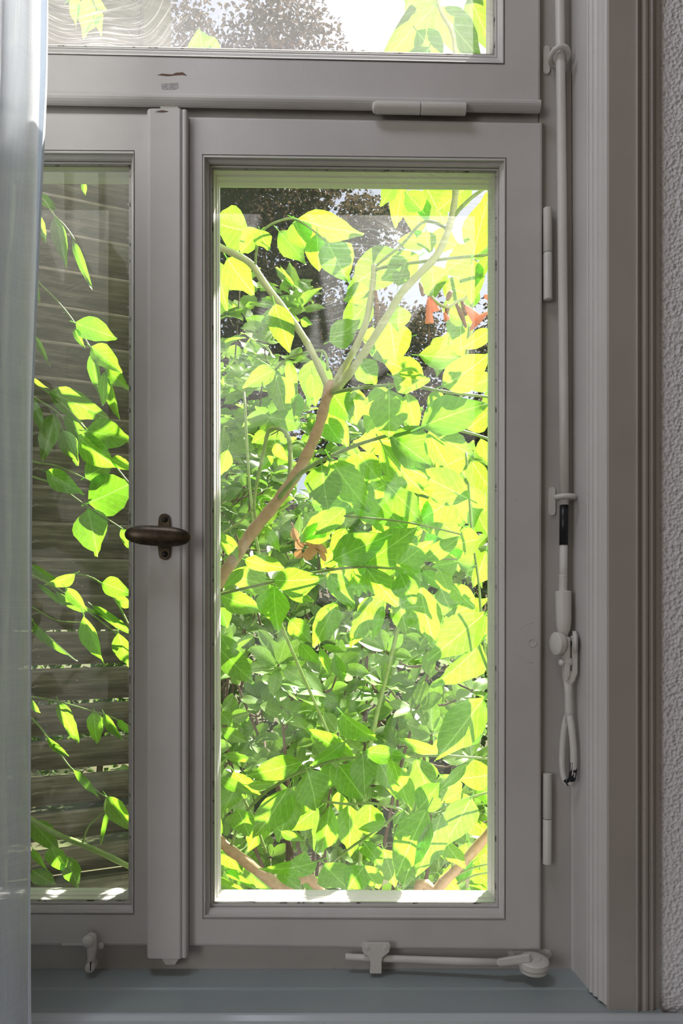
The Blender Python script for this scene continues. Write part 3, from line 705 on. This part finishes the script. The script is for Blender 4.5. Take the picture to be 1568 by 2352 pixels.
for pts, r0, r1 in (
    ([(858, 622, .35), (890, 612, .34), (1000, 597, .33), (1090, 588, .32), (1150, 584, .32)], 4, 3.2),
    ([(1040, 500, .33), (1060, 475, .33), (1090, 448, .33), (1150, 408, .33)], 5, 3.5),
    ([(858, 615, .35), (885, 592, .35), (925, 560, .36), (968, 512, .37), (1000, 512, .36), (1022, 524, .34)], 3.2, 3.5),
    ([(762, 903, .35), (800, 895, .33), (850, 888, .31), (930, 884, .30), (1010, 898, .29), (1060, 905, .29), (1150, 915, .30)], 4.5, 3),
    ([(642, 1142, .35), (660, 1120, .33), (700, 1080, .31), (770, 1043, .29), (850, 1012, .28), (970, 982, .28), (1060, 990, .28), (1150, 1018, .28)], 6, 3),
    ([(664, 1112, .36), (667, 1060, .38), (665, 1015, .40), (652, 990, .42), (632, 984, .43), (615, 995, .44), (603, 1050, .44), (588, 1120, .44), (584, 1165, .44), (592, 1215, .44)], 6, 3.5),
    ([(584, 1165, .44), (555, 1195, .44), (510, 1225, .45)], 3, 2.5),
    ([(400, 1392, .38), (505, 1365, .34), (620, 1338, .31), (720, 1316, .29), (790, 1305, .28), (850, 1302, .28), (910, 1305, .28), (980, 1288, .28), (1050, 1284, .28)], 4, 2.6),
    ([(1070, 1040, .40), (1078, 1150, .38), (1085, 1240, .37), (1098, 1330, .36), (1105, 1420, .35), (1115, 1510, .35), (1140, 1650, .36)], 2.6, 3.2),
    ([(790, 1185, .30), (900, 1195, .29), (975, 1208, .28), (1060, 1228, .28)], 2.6, 2),
    ([(585, 622, .40), (590, 570, .38), (605, 529, .37), (640, 508, .36), (678, 504, .36), (725, 534, .36), (752, 558, .36)], 3, 2.2),
    ([(752, 850, .37), (750, 822, .38), (738, 806, .40), (700, 810, .41), (660, 824, .42), (632, 850, .43)], 3.5, 2.4)):
    vstem(va, pts, r0, r1, 'shoot', 'shoot', 7, 4)
LA = [
 (570,530,488,520,84,'m'), (596,528,615,578,40,'m'), (598,530,545,582,46,'m'), (522,594,576,676,72,'m'), (500,600,512,712,50,'b'),
 (677,507,700,574,54,.36), (640,530,706,605,46,.38), (684,503,833,551,60,.37), (728,537,731,629,54,.355), (752,558,797,645,72,.36),
 (631,698,664,812,56,'m'), (690,735,716,746,20,'f'),
 (926,424,903,526,40,'b'), (905,425,873,471,32,'b'), (969,484,930,436,50,'m'), (960,445,955,545,60,'b'), (978,428,1022,518,74,'b'), (1082,425,1003,475,62,'m'),
 (1086,586,1122,436,62,'f'), (978,531,984,582,44,'f'), (986,556,908,547,40,'b'), (990,538,1056,570,46,'b'), (918,578,798,668,86,'b'),
 (914,657,932,600,36,'f'), (962,588,878,642,60,'m'), (1083,596,1086,698,58,'f'), (990,610,1002,688,62,'m'), (1088,582,1012,617,62,'b'), (1124,588,1092,650,26,'f'), (1085,592,1135,556,42,'b'),
 (895,738,916,848,78,'b'), (915,703,915,764,42,'b'), (962,816,1066,826,52,'m'), (1128,758,1058,806,36,'b'), (848,666,788,690,46,'m'), (852,688,778,764,62,'b'), (756,784,832,742,56,'f'), (824,826,869,884,54,'m'),
 (632,848,555,886,42,'b'), (737,822,712,938,64,'b'), (716,858,721,932,38,'m'), (632,858,661,966,46,'b'), (662,828,678,922,28,'b'), (683,903,681,970,24,'m'), (692,970,612,958,42,'b'),
 (760,898,812,968,60,'m'), (757,925,796,1030,46,'b'), (744,958,782,1028,52,'b'), (614,995,577,1016,30,'b'), (634,1018,656,1062,30,'b'),
 (738,1068,749,1172,78,'f'), (760,1055,842,1187,82,'f'), (626,1048,594,1082,22,'m'), (523,1033,507,1096,30,'b'), (778,1168,690,1242,52,'b'), (792,1168,720,1232,46,'m'),
 (972,866,875,827,52,'b'), (903,864,988,886,52,'f'), (1016,886,1132,828,74,'f'), (1132,868,1066,892,40,'b'), (893,896,896,1012,84,'f'), (968,980,1122,914,80,'f'), (934,903,956,997,40,'b'), (876,918,834,998,42,'m'),
 (892,894,828,926,32,'m'), (1012,898,984,952,38,'b'), (893,998,1003,1078,78,'f'), (985,990,1028,1084,42,'f'), (984,990,1093,1050,58,'m'), (877,1020,966,1157,66,'m'), (1076,1146,943,1078,72,'m'),
 (884,1108,976,1202,56,'b'), (1062,1133,958,1202,72,'b'), (1084,1058,1127,1142,46,'m'), (1104,1008,1122,1068,30,'m'), (1074,986,1134,938,48,'m'), (882,1192,798,1150,52,'m'), (1074,1108,1091,1218,62,'b'), (1112,1090,1122,1180,50,'b'),
 (820,1040,880,1110,60,'b'), (860,1150,930,1210,56,'b'), (1000,1190,1060,1240,50,'b'), (800,1110,870,1175,60,'b'), (960,1140,990,1230,60,'b'), (1085,1160,1125,1230,56,'b'),
 (508,1224,546,1292,46,'m'), (563,1286,652,1312,56,'m'), (559,1307,514,1353,24,'f'), (622,1346,508,1318,62,'b'), (628,1332,750,1340,76,'f'), (630,1347,628,1450,77,'f'), (508,1368,607,1412,52,'m'), (505,1395,527,1442,30,'b'),
 (758,1319,810,1398,62,'m'), (772,1384,717,1490,57,'b'), (852,1370,807,1499,47,'b'), (664,1424,717,1477,44,'m'), (690,1477,725,1532,42,'m'), (506,1458,556,1538,42,'m'), (508,1494,583,1574,50,'f'),
 (735,1489,761,1557,22,'m'), (770,1504,790,1572,32,'m'), (738,1484,796,1499,14,'m'), (658,1358,722,1384,27,'b'), (613,1211,639,1272,28,'m'), (792,1213,764,1280,42,'b'), (748,1198,688,1252,50,'b'),
 (765,1286,897,1220,67,'f'), (845,1291,958,1213,68,'f'), (912,1301,990,1238,58,'f'), (975,1286,1058,1234,42,'f'), (1052,1290,993,1302,50,'m'), (1102,1238,1038,1250,52,'m'), (1050,1290,1097,1302,36,'f'),
 (842,1307,912,1400,70,'f'), (918,1317,951,1390,58,'f'), (1010,1308,1031,1364,40,'f'), (964,1344,992,1499,72,'b'), (914,1368,936,1462,52,'b'), (1010,1348,1046,1427,62,'b'), (1036,1343,1087,1402,52,'b'),
 (1114,1408,976,1524,82,'f'), (1102,1478,1001,1600,78,'m'), (1096,1408,1122,1472,42,'b'), (880,1388,852,1477,24,'m'), (1117,1263,1090,1352,57,'b'), (930,1298,972,1332,40,'b'), (815,1318,842,1366,36,'b'), (770,1228,810,1300,50,'b'), (700,1180,760,1240,50,'b')]
for a in LA: vleaf(va, *a)
# trumpet flowers and dried pods hanging from the vine
def flower(root, a, b, r, m, flare=1.6, y=.34, name='flower'):
    a, b = P(a[0], a[1], y), P(b[0], b[1], y+.01); ax = b-a; L = ax.length; k = (y+DIST)/FPX; r *= k
    return lathe(name, a, ax, [(0, r*.35), (L*.15, r*.55), (L*.5, r*.8), (L*.8, r), (L*.93, r*flare), (L, r*flare*1.12)], M[m], root, 12)
fl = [((984, 684), (986, 742), 9, 'petal', 1.1), ((990, 680), (998, 716), 10, 'petal', 1.3), ((1068, 704), (1100, 738), 12, 'petal', 2.2), ((1112, 680), (1128, 684), 8, 'petal', 1.4), ((1020, 718), (1026, 732), 6, 'petal', 1.2)]
for a, b, r, m, fx in fl: flower(va, a, b, r, m, fx)['label'] = 'orange trumpet flower'
for a, b, r in (((1046, 694), (1070, 752), 6), ((1060, 692), (1070, 725), 6), ((1028, 700), (1024, 722), 6), ((964, 650), (970, 680), 5), ((1035, 668), (1026, 690), 7), ((862, 668), (868, 740), 5)):
    tube('dried_pod', [P(a[0], a[1], .345), P((a[0]+b[0])/2+1, (a[1]+b[1])/2, .343), P(b[0], b[1], .345)], [r*.0005, r*.0008, r*.0004], M['pod'], va, 8)
vstem(va, [(990, 682, .34), (1010, 700, .34), (1030, 705, .34), (1050, 692, .34), (1075, 675, .34), (1085, 590, .33)], 4, 3, 'greenstem', 'flower_stalk', 7)
for a, b in (((985, 742), (985, 792)), ((1025, 728), (1020, 765))): tube('style', [P(*a, .345), P(*b, .345)], .0006, M['pod'], va, 5)

# ---- lower vine: crossing brown stems and arching shoots along the foot of the right pane
vb = empty('trumpet_vine', (P(900, 2300, .42).x, .42, GZ), 'trumpet vine with bare crossing stems low behind the right pane', 'vine')
def kp(y): return HY+(ZC-GZ)*FPX/(y+DIST)
vstem(vb, [(400, 1830, .40), (505, 1932, .40), (560, 1976, .40), (640, 2036, .41), (760, 2130, .42), (900, kp(.42), .42)], 12, 13, 'brownstem', 'main_stem', 12)
vstem(vb, [(1220, 1800, .38), (1130, 1905, .38), (1060, 1985, .39), (1005, 2042, .40), (940, 2150, .41), (900, kp(.42), .42)], 11, 13, 'brownstem', 'main_stem', 12)
for pts, r0, r1 in (
    ([(530, 1945, .40), (555, 1882, .38), (600, 1828, .36), (660, 1787, .35), (720, 1762, .34), (790, 1742, .33), (880, 1740, .32), (1000, 1735, .31), (1060, 1738, .31), (1150, 1745, .31)], 4, 2.8),
    ([(740, 1840, .44), (800, 1847, .43), (850, 1845, .42), (910, 1856, .42), (938, 1872, .42)], 3, 3.6),
    ([(750, 1990, .40), (815, 1940, .38), (880, 1896, .37), (918, 1862, .36)], 3, 2.8),
    ([(985, 1868, .30), (1012, 1865, .30), (1060, 1838, .30), (1150, 1812, .31)], 2.6, 3),
    ([(834, 1992, .30), (830, 2030, .30), (826, 2120, .31), (860, 2300, .36), (900, kp(.42), .42)], 3.5, 6),
    ([(560, 1835, .44), (590, 1900, .43), (612, 1960, .42)], 3, 3.5),
    ([(1050, 2010, .39), (1090, 1992, .37), (1150, 1978, .36)], 2.6, 2.4),
    ([(1050, 2030, .39), (1090, 2010, .37), (1150, 2000, .36)], 2.6, 2.4),
    ([(1040, 1990, .39), (1035, 1960, .37), (1022, 1930, .36)], 3.2, 2.4)):
    vstem(vb, pts, r0, r1, 'shoot', 'shoot', 7, 4)
LB = [
 (506,1634,533,1670,26,'b'), (510,1674,567,1710,27,'b'), (513,1734,592,1750,20,'m'), (502,1784,592,1837,27,'m'), (812,1741,698,1674,52,'b'), (792,1704,712,1772,38,'m'), (692,1750,566,1787,52,'m'),
 (568,1803,640,1806,27,'b'), (705,1770,736,1863,74,'f'), (662,1808,588,1937,72,'m'), (670,1813,640,1942,62,'b'), (702,1828,667,1892,44,'b'), (757,1849,742,1978,47,'m'), (802,1849,806,1972,60,'b'),
 (545,1858,577,1922,52,'f'), (542,1806,513,1868,42,'b'), (727,1980,588,2022,72,'f'), (645,1909,697,1937,22,'m'), (700,1955,672,2000,40,'b'), (745,1984,797,2048,72,'f'), (760,1753,751,1815,42,'b'), (778,1758,840,1838,62,'m'),
 (505,1950,560,2010,50,'b'), (520,2000,585,2045,50,'b'), (610,1880,570,1960,46,'b'), (640,2000,690,2050,46,'m'), (700,2010,740,2050,40,'b'), (560,1990,620,2050,50,'b'),
 (1112,1602,1001,1753,87,'f'), (786,1639,864,1717,67,'f'), (836,1726,943,1736,40,'f'), (1012,1731,913,1700,34,'m'), (832,1727,841,1831,54,'f'), (868,1744,907,1825,47,'m'), (900,1744,943,1870,57,.2),
 (956,1743,987,1833,67,'b'), (1070,1754,1011,1821,27,'f'), (1124,1780,1048,1792,62,'m'), (1081,1834,1023,1948,82,'f'), (980,1860,896,2025,78,.2), (1013,1869,961,2038,67,.2), (850,1844,850,1932,62,'b'),
 (926,1858,904,1902,27,'m'), (834,1934,877,1992,52,'m'), (1020,1928,1063,2004,52,'m'), (1062,1813,1008,1852,32,'m'), (882,1894,820,1906,22,'m'), (1075,1960,1128,1935,40,'b'), (835,1990,872,2045,62,'f'), (836,1990,790,2050,60,'f'), (946,1958,930,2045,62,'b'),
 (880,1770,930,1850,60,'b'), (1010,1780,1060,1850,60,'b'), (1080,1880,1125,1930,50,'b'), (1085,1745,1125,1800,50,'b'), (990,1720,1060,1700,44,'b'), (880,1950,910,2040,60,'b'), (1010,2010,1060,2050,50,'b'), (1085,2000,1128,2030,44,'b'), (830,1860,890,1900,46,'b'), (960,1860,1010,1800,54,'b'), (1060,1700,1120,1670,40,'b')]
for a in LB: vleaf(vb, *a)

# ---- vine shoots in front of the shutter
vc = empty('trumpet_vine', (P(10, 2300, .17).x, .17, GZ), 'trumpet vine shoots hanging before the louvred shutter at the left', 'vine')
vstem(vc, [(10, kp(.17), .17), (12, 2200, .17), (5, 1700, .17), (20, 1200, .17), (10, 800, .17), (30, 430, .17), (20, 200, .17), (60, -120, .18)], 8, 5, 'greenstem', 'main_stem', 10)
for pts, r0, r1 in (
    ([(10, 560, .17), (80, 640, .16), (130, 690, .15), (170, 740, .14), (215, 810, .13), (240, 845, .13), (262, 880, .13)], 2.4, 1.8),
    ([(15, 830, .17), (70, 872, .17), (115, 905, .16), (160, 945, .15), (200, 990, .14), (240, 1040, .14), (300, 1115, .13)], 3.2, 2.4),
    ([(15, 860, .17), (75, 910, .18), (140, 955, .18), (185, 1032, .18)], 2.6, 2),
    ([(15, 1030, .17), (75, 1060, .18), (130, 1070, .18), (190, 1097, .17), (232, 1118, .16)], 2.6, 2),
    ([(15, 1070, .17), (75, 1095, .16), (130, 1115, .15), (195, 1160, .13), (250, 1195, .12), (300, 1228, .12)], 2.6, 2),
    ([(10, 1280, .17), (75, 1322, .17), (130, 1350, .16), (190, 1395, .15), (250, 1442, .14), (305, 1488, .13)], 2.8, 2),
    ([(10, 1260, .17), (100, 1330, .2), (170, 1318, .2), (225, 1335, .18), (265, 1380, .16), (300, 1445, .15)], 2, 3),
    ([(10, 1360, .17), (75, 1395, .17), (130, 1425, .16), (190, 1430, .16)], 2, 1.6),
    ([(10, 1600, .17), (75, 1652, .17), (115, 1700, .16), (155, 1755, .15), (175, 1775, .15), (215, 1812, .14), (246, 1832, .13)], 2.6, 2),
    ([(10, 1840, .17), (75, 1884, .16), (130, 1915, .15), (190, 1940, .14), (240, 1962, .14), (310, 1996, .15), (420, 2040, .3)], 6, 7),
    ([(190, 1937, .14), (205, 1895, .14), (250, 1857, .13)], 2.4, 2),
    ([(10, 1590, .17), (85, 1602, .17), (130, 1610, .16), (200, 1630, .15), (250, 1645, .15), (305, 1672, .15)], 2, 2),
    ([(20, 400, .17), (90, 450, .16), (125, 495, .15), (150, 520, .15), (172, 552, .15)], 2.4, 1.8)):
    vstem(vc, pts, r0, r1, 'shoot', 'shoot', 7, 4)
LC = [
 (174,742,262,776,50), (172,754,191,799,16), (210,797,277,850,42), (212,808,218,902,28), (242,848,297,895,28), (241,855,233,930,30), (256,874,265,964,26), (115,900,248,960,64), (150,954,207,1022,34), (198,990,305,1006,60),
 (180,1000,252,1082,68), (255,1054,306,1078,32), (196,1096,264,1058,52), (204,1155,310,1112,92), (105,1084,194,1132,44), (70,908,106,1008,18), (126,950,98,1058,46), (145,988,176,1068,36), (201,1169,229,1275,76), (280,1214,298,1264,24),
 (75,868,110,892,11), (75,768,113,838,12), (80,640,89,698,14), (88,448,127,482,24), (90,494,101,558,24), (125,498,156,615,29), (168,553,209,660,19), (191,418,195,448,11),
 (70,1298,152,1352,27), (172,1318,103,1352,27), (150,1350,203,1403,26), (88,1343,142,1393,22), (128,1358,228,1423,27), (214,1394,293,1458,37), (192,1414,239,1528,52), (272,1454,298,1535,42), (234,1338,300,1362,42), (266,1378,304,1388,36),
 (74,1424,174,1523,20), (74,1438,97,1478,9), (135,1614,177,1708,40), (215,1636,221,1708,46), (240,1640,277,1703,21), (270,1654,300,1684,23), (74,1608,88,1640,24), (110,1694,157,1742,17), (168,1768,228,1834,16),
 (245,1829,302,1912,34), (250,1858,229,1943,13), (74,1888,132,1954,52), (120,1943,137,2008,47), (150,1968,183,2040,37), (74,1998,124,2040,37), (74,1948,107,2008,22)]
for a in LC: vleaf(vc, *a, R.uniform(.10, .18), None, R.uniform(-.25, .3))
# ---- sprigs behind the fanlight
vd = empty('trumpet_vine', P(210, -120, .16), 'small leafy vine sprig hanging behind the fanlight by the shutter', 'vine')
vstem(vd, [(190, -170, .16), (205, -80, .16), (212, -5, .15), (228, 30, .15)], 3, 2, 'shoot', 'shoot', 7)
for a in ((168,-25,173,60,28), (205,-5,190,82,34), (214,0,242,22,18), (226,20,228,78,23), (238,34,188,80,11), (195,-60,150,10,26)): vleaf(vd, *a, .15, R.uniform(-20, 20), R.uniform(-.15, .15))
vf_ = empty('trumpet_vine', P(470, 200, .5), 'single lit vine shoot rising behind the foot of the fanlight', 'vine')
vstem(vf_, [(470, 330, .5), (468, 240, .5), (470, 150, .5)], 4, 3, 'shoot', 'shoot', 7)
vleaf(vf_, 472, 160, 453, 62, 84, .5, 5, .1); vleaf(vf_, 476, 150, 492, 92, 40, .51, -10, .1); vleaf(vf_, 468, 158, 430, 112, 36, .49, 10, .1)
vleaf(vf_, 470, 240, 540, 200, 50, .5); vleaf(vf_, 470, 250, 400, 210, 50, .5)
ve = empty('trumpet_vine', P(1050, 300, .45), 'pale sunlit vine leaves at the right end of the fanlight', 'vine')
vstem(ve, [(1050, 300, .40), (1048, 180, .42), (1040, 80, .44), (1010, 20, .45), (985, -80, .46)], 6, 4, 'greenstem', 'shoot', 8)
for a in ((1008,2,878,142,64), (958,72,1022,156,62), (1008,20,1102,142,72), (1078,-8,1134,124,54), (985,-60,930,20,60), (1060,-60,1125,-10,50), (1060,120,1100,210,60), (985,110,950,200,60)): vleaf(ve, *a, 'b', None, R.uniform(-.2, .2))

# ---- deeper vine growth filling in behind
vg = empty('trumpet_vine', (P(820, 2000, .85).x, .85, GZ), 'sunlit tangle of vine leaves farther behind the right pane', 'vine')
vstem(vg, [(820, kp(.85), .85), (830, 1900, .85), (900, 1500, .84), (980, 1200, .82), (1060, 900, .80), (1100, 500, .8)], 5, 4, 'shoot', 'main_stem', 8)
vstem(vg, [(835, 1900, .85), (760, 1700, .86), (600, 1300, .85), (560, 900, .82)], 4, 3, 'shoot', 'shoot', 8)
for i in range(105):
    u = R.random()
    if u < .42: x, y = R.uniform(840, 1160), R.uniform(960, 1420)
    elif u < .62: x, y = R.uniform(700, 960), R.uniform(1040, 1330)
    elif u < .88: x, y = R.uniform(480, 1160), R.uniform(1760, 2060)
    else: x, y = R.uniform(780, 1150), R.uniform(640, 900)
    a = math.radians(R.gauss(90, 45)); L = R.uniform(60, 105)
    vleaf(vg, x, y, x+L*math.cos(a), y+L*math.sin(a), L*R.uniform(.45, .7), R.uniform(.68, .98))

# ------------------------------------------------------------------ garden
tag(pyd('garden_ground', [(-30, .13, GZ), (30, .13, GZ), (30, 60, GZ), (-30, 60, GZ)], [(0, 1, 2, 3)], M['soil']), 'garden soil and grass outside the window', kind='structure')
tag(box('wall_exterior', (X0, YW1-.01, GZ-.2), (X1, YW1, 0), M['room']), 'house wall foot below the window', kind='structure')

def joined_leaves(name, meshes, mats, root, m):
    """leaves too deep in the bush to pick apart, joined into one mesh"""
    v = []; f = []; uv = []
    for me, mt in zip(meshes, mats):
        b = len(v); v += [mt@q.co for q in me.vertices]; us = {}
        for lp, u in zip(me.loops, me.uv_layers[0].data): us[lp.vertex_index] = tuple(u.uv)
        uv += [us.get(k, (0, .5)) for k in range(len(me.vertices))]
        f += [tuple(b+k for k in p.vertices) for p in me.polygons]
    o = with_uv(pyd(name, v, f, m, root, True, False), uv); o['kind'] = 'stuff'; return o
def leaf_matrix(b, t, w, roll, nn):
    d = t-b; L = d.length; ax = d/L; nz = nn-ax*nn.dot(ax); nz.normalize(); ny = nz.cross(ax)
    rot = Matrix.Rotation(roll, 3, ax); nz = rot@nz; ny = rot@ny
    return Matrix(((ax.x*L, ny.x*w, nz.x*L, b.x), (ax.y*L, ny.y*w, nz.y*L, b.y), (ax.z*L, ny.z*w, nz.z*L, b.z), (0, 0, 0, 1)))
def shrub(name, label, base, meshes, spots, stem_m='bark', whorl=6, size=(.07, .10), spread=.5, aspect=.5, back=(), mains=7):
    base = Vector(base); root = empty(name, base, label, 'shrub'); nodes = []
    spots = [Vector(c) for c in spots]
    for c in spots[:mains]:
        mid = (c+base)/2+Vector((R.uniform(-.15, .15), R.uniform(.05, .2), .1))
        pts = catmull([base+Vector((R.uniform(-.08, .08), R.uniform(-.05, .05), 0)), mid, c], 5)
        tube('stem', pts, [.009-.006*i/(len(pts)-1) for i in range(len(pts))], M[stem_m], root, 6); nodes += pts[3:]
    for q, c in enumerate(spots+[Vector(b) for b in back]):
        if q >= mains:
            nb = min(nodes, key=lambda p: (p-c).length+max(0, p.z-c.z)*3)
            tube('twig', catmull([nb, (nb+c)/2+Vector((0, .04, -.03)), c], 3), [.004]*3+[.003]*3+[.002], M[stem_m], root, 5); nodes.append(c)
        face = Vector((R.uniform(-.5, .5), -R.uniform(.35, 1), R.uniform(.35, 1.0))).normalized()
        a = face.orthogonal().normalized(); b = face.cross(a); ph = R.uniform(0, 6.3)
        for k in range(whorl):
            an = ph+2*math.pi*k/whorl+R.uniform(-.25, .25); L = R.uniform(*size)
            d = (a*math.cos(an)+b*math.sin(an)+face*R.uniform(-.1, spread)).normalized()
            args = (c+d*.008-face*R.uniform(0, .015), c+d*L, L*R.uniform(.85, 1.15)*aspect, R.uniform(-.3, .3), face)
            if q < len(spots): leaf_at(root, R.choice(meshes), *args)
            else: BK.append((R.choice(meshes), leaf_matrix(*args)))
    if BK:
        joined_leaves('inner_foliage', [x[0] for x in BK], [x[1] for x in BK], root, meshes[0].materials[0]); BK.clear()
    return root
BK = []
def rnd(n, x0, x1, y0, y1, d0, d1): return [P(R.uniform(x0, x1), R.uniform(y0, y1), R.uniform(d0, d1)) for i in range(n)]
shrub('evergreen_shrub', 'evergreen shrub with whorls of smooth oval leaves below the vine', (P(820, 2000, 1.35).x, 1.35, GZ), SL, rnd(50, 470, 1180, 1440, 1760, 1.05, 1.35), whorl=6, size=(.062, .10), aspect=.52, back=rnd(120, 380, 1300, 1420, 2150, 1.35, 1.6))
shrub('leafy_shrub', 'shaded grey-green shrub behind the evergreen whorls', (P(700, 2000, 2.0).x, 2.0, GZ), DL, rnd(55, 440, 1000, 1080, 1500, 1.75, 2.2), whorl=5, size=(.08, .13), aspect=.55, back=rnd(110, 300, 1350, 1250, 2150, 1.9, 2.35))
shrub('bright_shrub', 'light yellow-green sunlit shrub at the left behind the vine', (P(500, 2000, 2.8).x, 2.8, GZ), BL, [P(R.uniform(440, 690)-.08*(yy-700), yy, R.uniform(2.5, 3.0)) for yy in [R.uniform(640, 1080) for i in range(50)]], whorl=6, size=(.09, .15), aspect=.6, back=rnd(90, 380, 640, 800, 1400, 2.8, 3.2))
shrub('bright_shrub', 'pale green shrub in the middle distance behind the forked stem', (P(820, 2000, 4.1).x, 4.1, GZ), BL, rnd(45, 600, 1020, 930, 1250, 3.8, 4.3), whorl=6, size=(.11, .18), aspect=.55, back=rnd(90, 560, 1100, 1000, 1400, 4.0, 4.5))
# dried leaf cluster caught in the shrub
dr = empty('dried_leaf_cluster', P(705, 1250, .75), 'cluster of dried orange-brown leaves caught among the vines', 'dried leaves')
for a in ((672,1212,682,1244,18), (680,1240,692,1262,22), (690,1262,680,1282,20), (712,1262,702,1288,24), (697,1232,718,1258,14), (716,1250,745,1268,20), (722,1240,748,1272,14), (735,1262,746,1290,12), (700,1262,728,1272,22)):
    vleaf(dr, *a, .75, R.uniform(-20, 20), R.uniform(-.3, .3), R.choice(DRY))
vstem(dr, [(668, 1200, .75), (690, 1245, .755), (720, 1256, .755), (740, 1270, .755)], 2, 1.6, 'pod', 'twig', 6)

def foliage(name, m, parent, n, sampler, size, asp=.55):
    """many small folded leaves in one mesh"""
    v = []; f = []
    for i in range(n):
        c = sampler()
        if c is None: continue
        L = R.uniform(*size); d = Vector((R.gauss(0, 1), R.gauss(0, 1), R.gauss(-.3, .8))).normalized()
        s = d.cross(Vector((R.gauss(0, 1), R.gauss(0, 1), R.gauss(0, 1)))).normalized()*L*asp*.5; u = s.cross(d)*.25
        b = len(v); v += [c-d*L*.5, c+s+u, c+d*L*.5, c-s+u]; f += [(b, b+1, b+2), (b, b+2, b+3)]
    o = pyd(name, v, f, M[m], parent, False, False); o['kind'] = 'stuff'; return o
def crown_sampler(c, r, lumps, seed):
    rr = random.Random(seed); ls = []
    for i in range(lumps):
        d = Vector((rr.gauss(0, 1), rr.gauss(0, 1), rr.gauss(0, 1))).normalized()*rr.random()**.4
        ls.append((Vector(c)+Vector((d.x*r[0], d.y*r[1], d.z*r[2])), rr.uniform(.12, .25)*min(r)*1.7))
    def s():
        q, k = rr.choice(ls); d = Vector((rr.gauss(0, 1), rr.gauss(0, 1), rr.gauss(0, 1))).normalized()*k*rr.random()**.4
        d.z *= .7; return q+d
    return s
def tree(name, label, px_, Y, cz, r, n, size, m, lumps, seed, tr=.18):
    X = (px_-HX)*(Y+DIST)/FPX
    t = empty(name, (X, Y, GZ), label, 'tree')
    v, f = sweep(catmull([(X, Y, GZ), (X+.05, Y, GZ+1.5), (X-.1, Y+.1, cz), (X, Y, cz+r[2]*.6)], 4), [tr*1.2]+[tr]*6+[tr*.7]*5+[tr*.25], 10)
    pyd('trunk', v, f, M['bark'], t, True, False)
    rr = random.Random(seed+5)
    for i in range(9):
        z0 = cz+rr.uniform(-.6, .4)*r[2]; d = Vector((rr.uniform(-1, 1)*r[0], rr.uniform(-.6, .6)*r[1], rr.uniform(.1, .5)*r[2]))*.8
        tube('branch', catmull([Vector((X, Y, z0)), Vector((X, Y, z0))+d*.5+Vector((0, 0, .2)), Vector((X, Y, z0))+d], 4), [tr*.35]*4+[tr*.2]*4+[tr*.08], M['bark'], t, 6)
    foliage('foliage', m, t, n, crown_sampler((X, Y, cz), r, lumps, seed), size)
    return t
tree('copper_tree', 'tall dark copper-leaved tree behind the garden shrubs', 400, 13, 7.6, (4.6, 2.2, 5.6), 120000, (.08, .14), 'copper', 300, 11)
tree('copper_tree', 'lower copper-leaved tree at the right beyond the vine flowers', 1060, 8, 3.2, (1.9, 1.2, 1.9), 42000, (.045, .085), 'copper', 130, 23, .10)
hx = empty('garden_hedge', (0, 6, GZ), 'dark green hedge along the back of the garden', 'hedge')
rh = random.Random(3)
foliage('foliage', 'hedge', hx, 26000, lambda: Vector((rh.uniform(-5, 5), 6+rh.uniform(-.5, .5), GZ+2.35*rh.random()**.8+.25*math.sin(rh.uniform(0, 9)))), (.06, .12))
for i in range(9): tube('stem', [(-4.5+i*1.1, 6, GZ), (-4.4+i*1.1, 6.05, 1.0), (-4.5+i*1.1, 6, 1.7)], .03, M['bark'], hx, 6)
